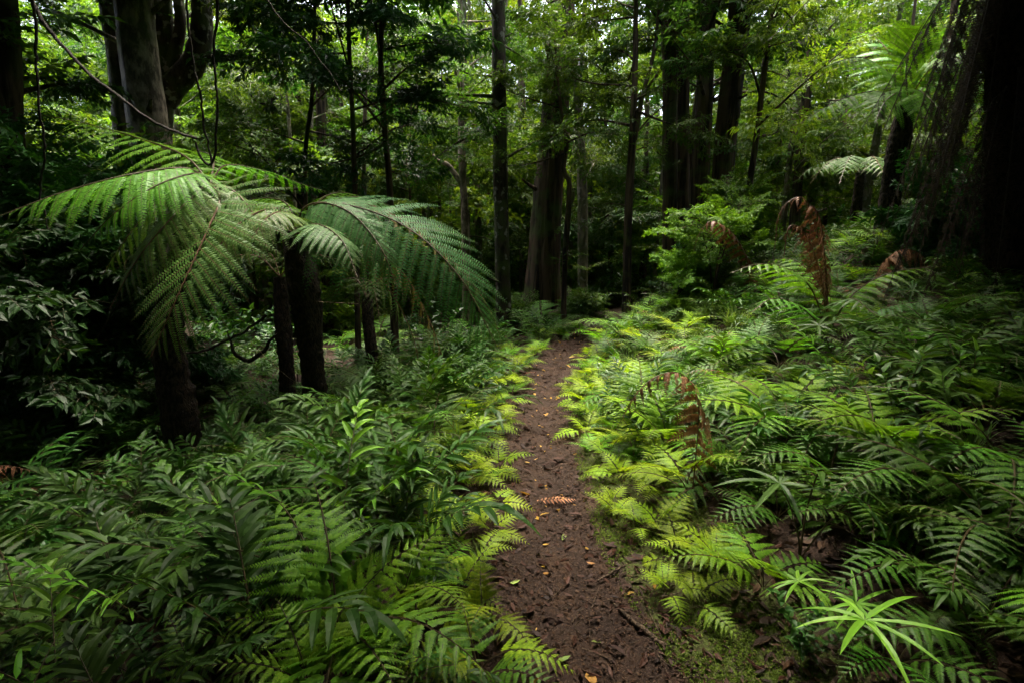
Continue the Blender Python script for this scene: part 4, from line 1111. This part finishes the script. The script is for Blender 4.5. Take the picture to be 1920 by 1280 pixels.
bank(-1, "left"); bank(1, "right")

def undergrowth():
    rg = np.random.default_rng(71)
    def merged(kind, n, sc=1.):
        mb = MB()
        for k in range(n):
            src = KIND[kind][rg.integers(len(KIND[kind]))][0]
            a = 6.283 * k / n + rg.normal(0, .4)
            Mx = np.array(Euler((rg.normal(0, .1), rg.normal(0, .22), a)).to_matrix()) * sc * rg.uniform(.7, 1.1)
            mb.join(src, Mx)
        return mb.mesh("plant", ALLM[dict(dead='dead', lacedark='comb', fan='strap', comb='comb', strap='strap', lace='lace', bracken='bracken', lace_bright='lace_bright', herb='herb', grass='grass', shrub='shrub')[kind]])
    left = [merged('strap', 6), merged('strap', 5), merged('strap', 4), merged('lace', 4), merged('strap', 5), merged('dead', 2), merged('lacedark', 5), merged('lacedark', 4), merged('fan', 3), merged('strap', 7), merged('shrub', 4, .5)]
    right = [merged('dead', 3, .9), merged('lacedark', 5), merged('lace', 5), merged('lace', 4), merged('lace_bright', 4, .8), merged('strap', 6), merged('comb', 7), merged('fan', 3), merged('grass', 2), merged('strap', 5)]
    edge = [merged('dead', 2, .6), merged('bracken', 4), merged('lace_bright', 4, .6), merged('bracken', 3), merged('lace', 4, .6), merged('lace_bright', 5, .6), merged('comb', 5, .7), merged('grass', 1, .6), merged('strap', 3, .6)]
    farp = [merged('lace', 4), merged('lacedark', 4), merged('grass', 2), merged('comb', 6), merged('shrub', 5)]
    def fill(name, label, pieces, n, ymin, ymax, cond, s0, s1):
        P = []
        tries = 0
        while len(P) < n and tries < n * 60:
            tries += 1
            y = ymin + (ymax - ymin) * rg.random() ** .75
            x = rg.uniform(-1.15, 1.15) * (y + .6)
            t = x - float(path_x(y)); hw = float(path_w(y))
            if cond(t, hw, y, rg.random()) and free(x, y): P.append((x, y, float(ground(x, y)) - .02))
        n = len(P)
        rot = np.stack([rg.normal(0, .12, n), rg.normal(0, .12, n), rg.uniform(0, 6.28, n)], 1)
        scatter(name, label, pieces, P, rot, rg.uniform(s0, s1, n), rg)
    fill("left_undergrowth", "dense dark undergrowth covering the left bank", left, 560, 1.2, 9, lambda t, hw, y, r: t < -hw - .45 and r < (1. if t > -2.2 else .7), .5, 1.25)
    fill("right_undergrowth", "dense mixed undergrowth covering the right bank", right, 1050, 1.2, 10, lambda t, hw, y, r: t > hw + .45 + .35 * (y < 2.6), .4, .9)
    fill("verge_undergrowth", "bright low ferns massed along both path edges", edge, 460, 1.9, 9, lambda t, hw, y, r: hw + .1 + .34 * (t > 0) * (y < 2.8) < abs(t) < hw + (.95 if t < 0 else 2.2) and r < ss(1.6, 4, y) * .8 + .25, .4, .8)
    fill("far_undergrowth", "low green growth on the floor of the wood beyond the bend", farp, 2000, 8, 36, lambda t, hw, y, r: abs(t) > hw + .3, .8, 1.6)
undergrowth()

# ------------------------------------------------------------------ litter, moss, twigs
def flat_leaves(name, label, mat, P, size, rg, wr=.38, kind="stuff"):
    mb = MB(); n = len(P)
    a = rg.uniform(0, 6.28, n)
    D = np.stack([np.cos(a), np.sin(a), rg.normal(0, .14, n)], 1)
    N = nrm(np.stack([rg.normal(0, .3, n), rg.normal(0, .3, n), np.ones(n)], 1))
    P = np.array(P) + np.stack([np.zeros(n), np.zeros(n), rg.uniform(.006, .02, n)], 1)
    ax = axes(P, D, nrm(N - D * np.sum(N * D, 1, keepdims=True)), size * np.clip(rg.lognormal(-.1, .38, n), .3, 2.2))
    # six-sided curled leaf
    Pp, Dd, NN, L = ax['P'], ax['D'], ax['N'], ax['L'][:, None]
    Sd = np.cross(Dd, NN); W = L * wr * rg.uniform(.7, 1.2, (n, 1)) * .5
    curl = rg.normal(.15, .45, (n, 1)) * W; bend = rg.normal(-.03, .16, (n, 1)) * L
    V = np.stack([Pp, Pp + Dd * L * .3 + Sd * W + NN * curl, Pp + Dd * L * .7 + Sd * W * .8 + NN * (curl + bend * .5), Pp + Dd * L + NN * bend,
                  Pp + Dd * L * .7 - Sd * W * .8 + NN * (curl + bend * .5), Pp + Dd * L * .3 - Sd * W + NN * curl], 1).reshape(-1, 3)
    i = np.arange(n)[:, None] * 6
    mb.add(V, Q=np.concatenate([i + [0, 1, 2, 3], i + [0, 3, 4, 5]]), tone=np.repeat(rg.random(n), 6))
    return tag(part(name, mb.mesh(name, M[mat])), label, name.replace("_", " "), kind=kind)

def litter():
    rg = np.random.default_rng(81)
    P = []
    while len(P) < 3600:
        y = .9 + 8.5 * rg.random() ** 1.35; t = rg.normal(0, .55)
        hw = float(path_w(y))
        if abs(t) > hw + .9: continue
        if abs(t) < hw * .6 and rg.random() < .45: continue
        x = float(path_x(y)) + t; P.append((x, y, float(ground(x, y))))
    flat_leaves("fallen_leaves", "brown fallen leaves scattered over the earth path", "litter", P, .046, rg, .34)
    P = []
    while len(P) < 22000:
        y = .9 + 8 * rg.random() ** 1.5; t = rg.normal(0, .5)
        if abs(t) > float(path_w(y)) + .5: continue
        x = float(path_x(y)) + t; P.append((x, y, float(ground(x, y)) - .006))
    flat_leaves("leaf_crumbs", "small broken leaf and bark crumbs on the earth path", "litter", P, .013, rg, .55)
    P = []
    while len(P) < 20000:
        y = 1 + 12 * rg.random() ** 2; x = rg.uniform(-1.1, 1.1) * (y + .5)
        if abs(x - float(path_x(y))) < float(path_w(y)) + .3: continue
        P.append((x, y, float(ground(x, y))))
    flat_leaves("leaf_litter", "brown leaf litter under the ferns", "litter", P, .05, rg, .38)
    P = []
    while len(P) < 100:
        y = 1.2 + 7 * rg.random(); x = float(path_x(y)) + rg.normal(0, .8) * float(path_w(y)); P.append((x, y, float(ground(x, y))))
    flat_leaves("yellow_leaves", "small yellow leaves fallen along the path", "yellow", P, .038, rg, .42)
    for k, (px, py, s, mat, lab) in enumerate([(1043, 1243, .06, 'green_fallen', "pale green fallen leaf lying flat at the bottom of the path"), (1100, 1262, .055, 'yellow', "yellowish fallen leaf at the photo's bottom edge on the path"),
            (1108, 1208, .04, 'green_fallen', "round green fallen leaf on the right of the path"), (1115, 1063, .05, 'yellow', "bright yellow curled leaf on the middle of the path"), (975, 1095, .035, 'green_fallen', "green leaf on the left side of the path near yellow-green bracken"),
            (985, 1180, .04, 'green_fallen', "green leaf near the large-fronded fern at the bottom"), (1060, 1005, .035, 'green_fallen', "small green leaf in the middle of the path"), (1030, 1078, .06, 'yellow', "thin yellow leaf on the dark middle of the path")]):
        o = flat_leaves("fallen_leaf", lab, mat, [gp(px, py)], s, rg, .5, kind="thing"); o["category"] = "leaf"; o["kind"] = "thing"
    # the fallen orange fern tip across the path
    p = gp(1010, 945, .02); mb = frond_comb(.22, rg, e0=.15, e1=-.1, n=11, pl=.06, pw=.3, s0=.05)
    tag(part("fallen_frond", mb.mesh("fallen_frond", M['dead']), None, p, (0, 0, .1)), "orange fallen fern tip lying across the middle of the path", "fallen frond")
    # moss
    P = []
    while len(P) < 15000:
        y = 1.25 + 3.2 * rg.random() ** 1.2; t = rg.uniform(.2, 1.0)
        x = float(path_x(y)) + t
        d = .5 + .5 * math.sin(x * 7 + y * 3) * math.sin(y * 5 - x * 4) + .25 * math.sin(x * 23 + 1) * math.sin(y * 19)
        if t < float(path_w(y)) * (1.0 if y < 2.6 else .9) * .75 or rg.random() > (d - .2) * 1.9 * (1 - ss(.65, 1.0, t)): continue
        P.append((x, y, float(ground(x, y))))
    P = np.array(P); n = len(P); mb = MB()
    for k in range(3):
        a = rg.uniform(0, 6.28, n); D = np.stack([np.cos(a), np.sin(a), rg.uniform(.5, 1.6, n)], 1)
        blades(mb, axes(P + rg.normal(0, .003, (n, 3)), D, np.stack([-np.cos(a), -np.sin(a), np.ones(n)], 1), rg.uniform(.006, .014, n)), .6, rg)
    tag(part("moss", mb.mesh("moss", M['moss'])), "yellow-green moss on the right side of the path", "moss", kind="stuff")
    # twigs
    mb = MB()
    for k in range(420):
        y = 1.1 + 6 * rg.random(); x = float(path_x(y)) + rg.normal(0, .9)
        a = rg.uniform(0, 6.28); ln = rg.uniform(.04, .22)
        q = [np.array([x + math.cos(a) * ln * s, y + math.sin(a) * ln * s, 0]) + rg.normal(0, .008, 3) * [1, 1, 0] for s in (-.5, 0, .5)]
        for v in q: v[2] = float(ground(v[0], v[1])) + .008 + abs(rg.normal(0, .006))
        tube(mb, spline(q, 6), [rg.uniform(.0012, .004), .001], 5)
    tag(part("twig_litter", mb.mesh("twig_litter", M['twig'], True)), "thin brown twigs littering the path edges", "twig litter", kind="stuff")
litter()

# ------------------------------------------------------------------ vines, sticks and logs
def vine(name, label, cat, pts, rad, mat, rg, sides=7, wig=.02):
    P = [np.asarray(p, float) for p in pts]
    base = P[-1].copy()
    C = spline(P, 60) - base
    C = C + np.stack([np.convolve(rg.normal(0, wig, 68), np.ones(9) / 9, 'valid') for _ in range(3)], 1)
    mb = MB(); tube(mb, C, rad, sides, rough=.08, rg=rg)
    o = part(name, mb.mesh(name, M[mat], True), None, base)
    return tag(o, label, cat)
V4 = 4.3
vine("hanging_vine", "black woody vine sloping down across the grey trunks", "vine", [at(x, y, d) for x, y, d in ((40, -60, 4.6), (75, 35, 4.5), (150, 125, 4.4), (240, 195, 4.3), (310, 240, 4.3), (370, 262, 4.25))], [.016, .013, .010], 'vine', g)
vine("hanging_vine", "straight black vine hanging beside the forked tree's pale limb", "vine", [at(x, y, 4.3) for x, y in ((402, -60), (404, 60), (404, 180), (405, 270), (396, 312), (378, 296), (368, 270))], [.012, .010, .009], 'vine', g)
vine("hanging_vine", "thin black vine looping down to meet the straight one", "vine", [at(x, y, 4.35) for x, y in ((350, -60), (352, 60), (368, 140), (384, 230), (392, 290), (394, 314))], [.009, .008, .007], 'vine', g)
vine("hanging_vine", "thin dark vine dangling at the left over the shrubs to the bright frond", "vine", [at(x, y, 4.) for x, y in ((62, -60), (66, 90), (74, 200), (82, 300), (74, 360), (90, 430))], [.010, .008, .005], 'vine', g)
vine("hanging_vine", "long thin line of vine crossing the dark leaves at the upper left", "vine", [at(x, y, 5.) for x, y in ((470, -40), (530, 40), (590, 100), (640, 170))], [.006, .005], 'vine', g)
vine("dead_branch", "dark curling dead branch looping between the two black fern trunks", "branch", [at(x, y, 5.) for x, y in ((342, 664), (400, 650), (440, 632), (480, 605), (500, 590))], [.014, .012, .016], 'vine', g)
vine("dead_branch", "dark branch sagging in a U between the black fern trunks", "branch", [at(x, y, 5.05) for x, y in ((424, 620), (440, 660), (470, 676), (500, 650), (520, 625))], [.008, .024, .010], 'vine', g)
vine("fallen_stick", "pale leaning dead stick propped against the great black fern trunk", "stick", [at(1735, 380, 5.6), at(1765, 320, 5.6), at(1792, 265, 5.6)], [.03, .024, .02], 'log', g)
vine("broken_stub", "pale broken stub standing among dead fronds on the bank", "stump", [at(1630, 512, 6.), at(1624, 490, 6.), at(1620, 468, 6.)], [.045, .04, .03], 'log', g, 9)
vine("fallen_log", "mossy fallen log at the foot of the thickest trunk", "log", [at(1060, 588, 10.4), at(1010, 600, 10.2), at(960, 624, 10.)], [.09, .12, .13], 'bark_brown', g, 10)
vine("exposed_root", "dark root crossing the mossy shoulder of the path near the camera", "root", [gp(1250, 1215, .0), gp(1200, 1180, .012), gp(1165, 1150, .01), gp(1140, 1120, -.01)], [.012, .010, .006], 'twig', g, 7, .006)
vine("fallen_stick", "brown curved stick lying among leaves at the bottom, left of the path", "stick", [gp(770, 1290, .03), gp(800, 1240, .05), gp(850, 1215, .04)], [.012, .012, .008], 'twig', g, 7, .006)
vine("fallen_stick", "short dark stick lying beside the path on the moss", "stick", [gp(1120, 1095, .012), gp(1150, 1078, .016), gp(1175, 1062, .012)], [.006, .005, .003], 'twig', g, 7, .004)
for k, (a, b, c, lab) in enumerate([((1740, 720), (1790, 745), (1830, 770), "thin pale dry stem slanting across the dark of the right bank"), ((1890, 690), (1905, 700), (1925, 716), "reddish dry twig at the right edge among ferns"),
        ((470, 640), (520, 690), (560, 720), "thin dry stem leaning behind the black fern trunk"), ((590, 565), (630, 568), (672, 570), "thin pale twig sticking straight out of the black fern trunk")]):
    vine("dry_stem", lab, "dry stem", [at(*q, 3.3 if k < 2 else 4.95) for q in (a, b, c)], [.004, .003], 'log', g, 5, .004)
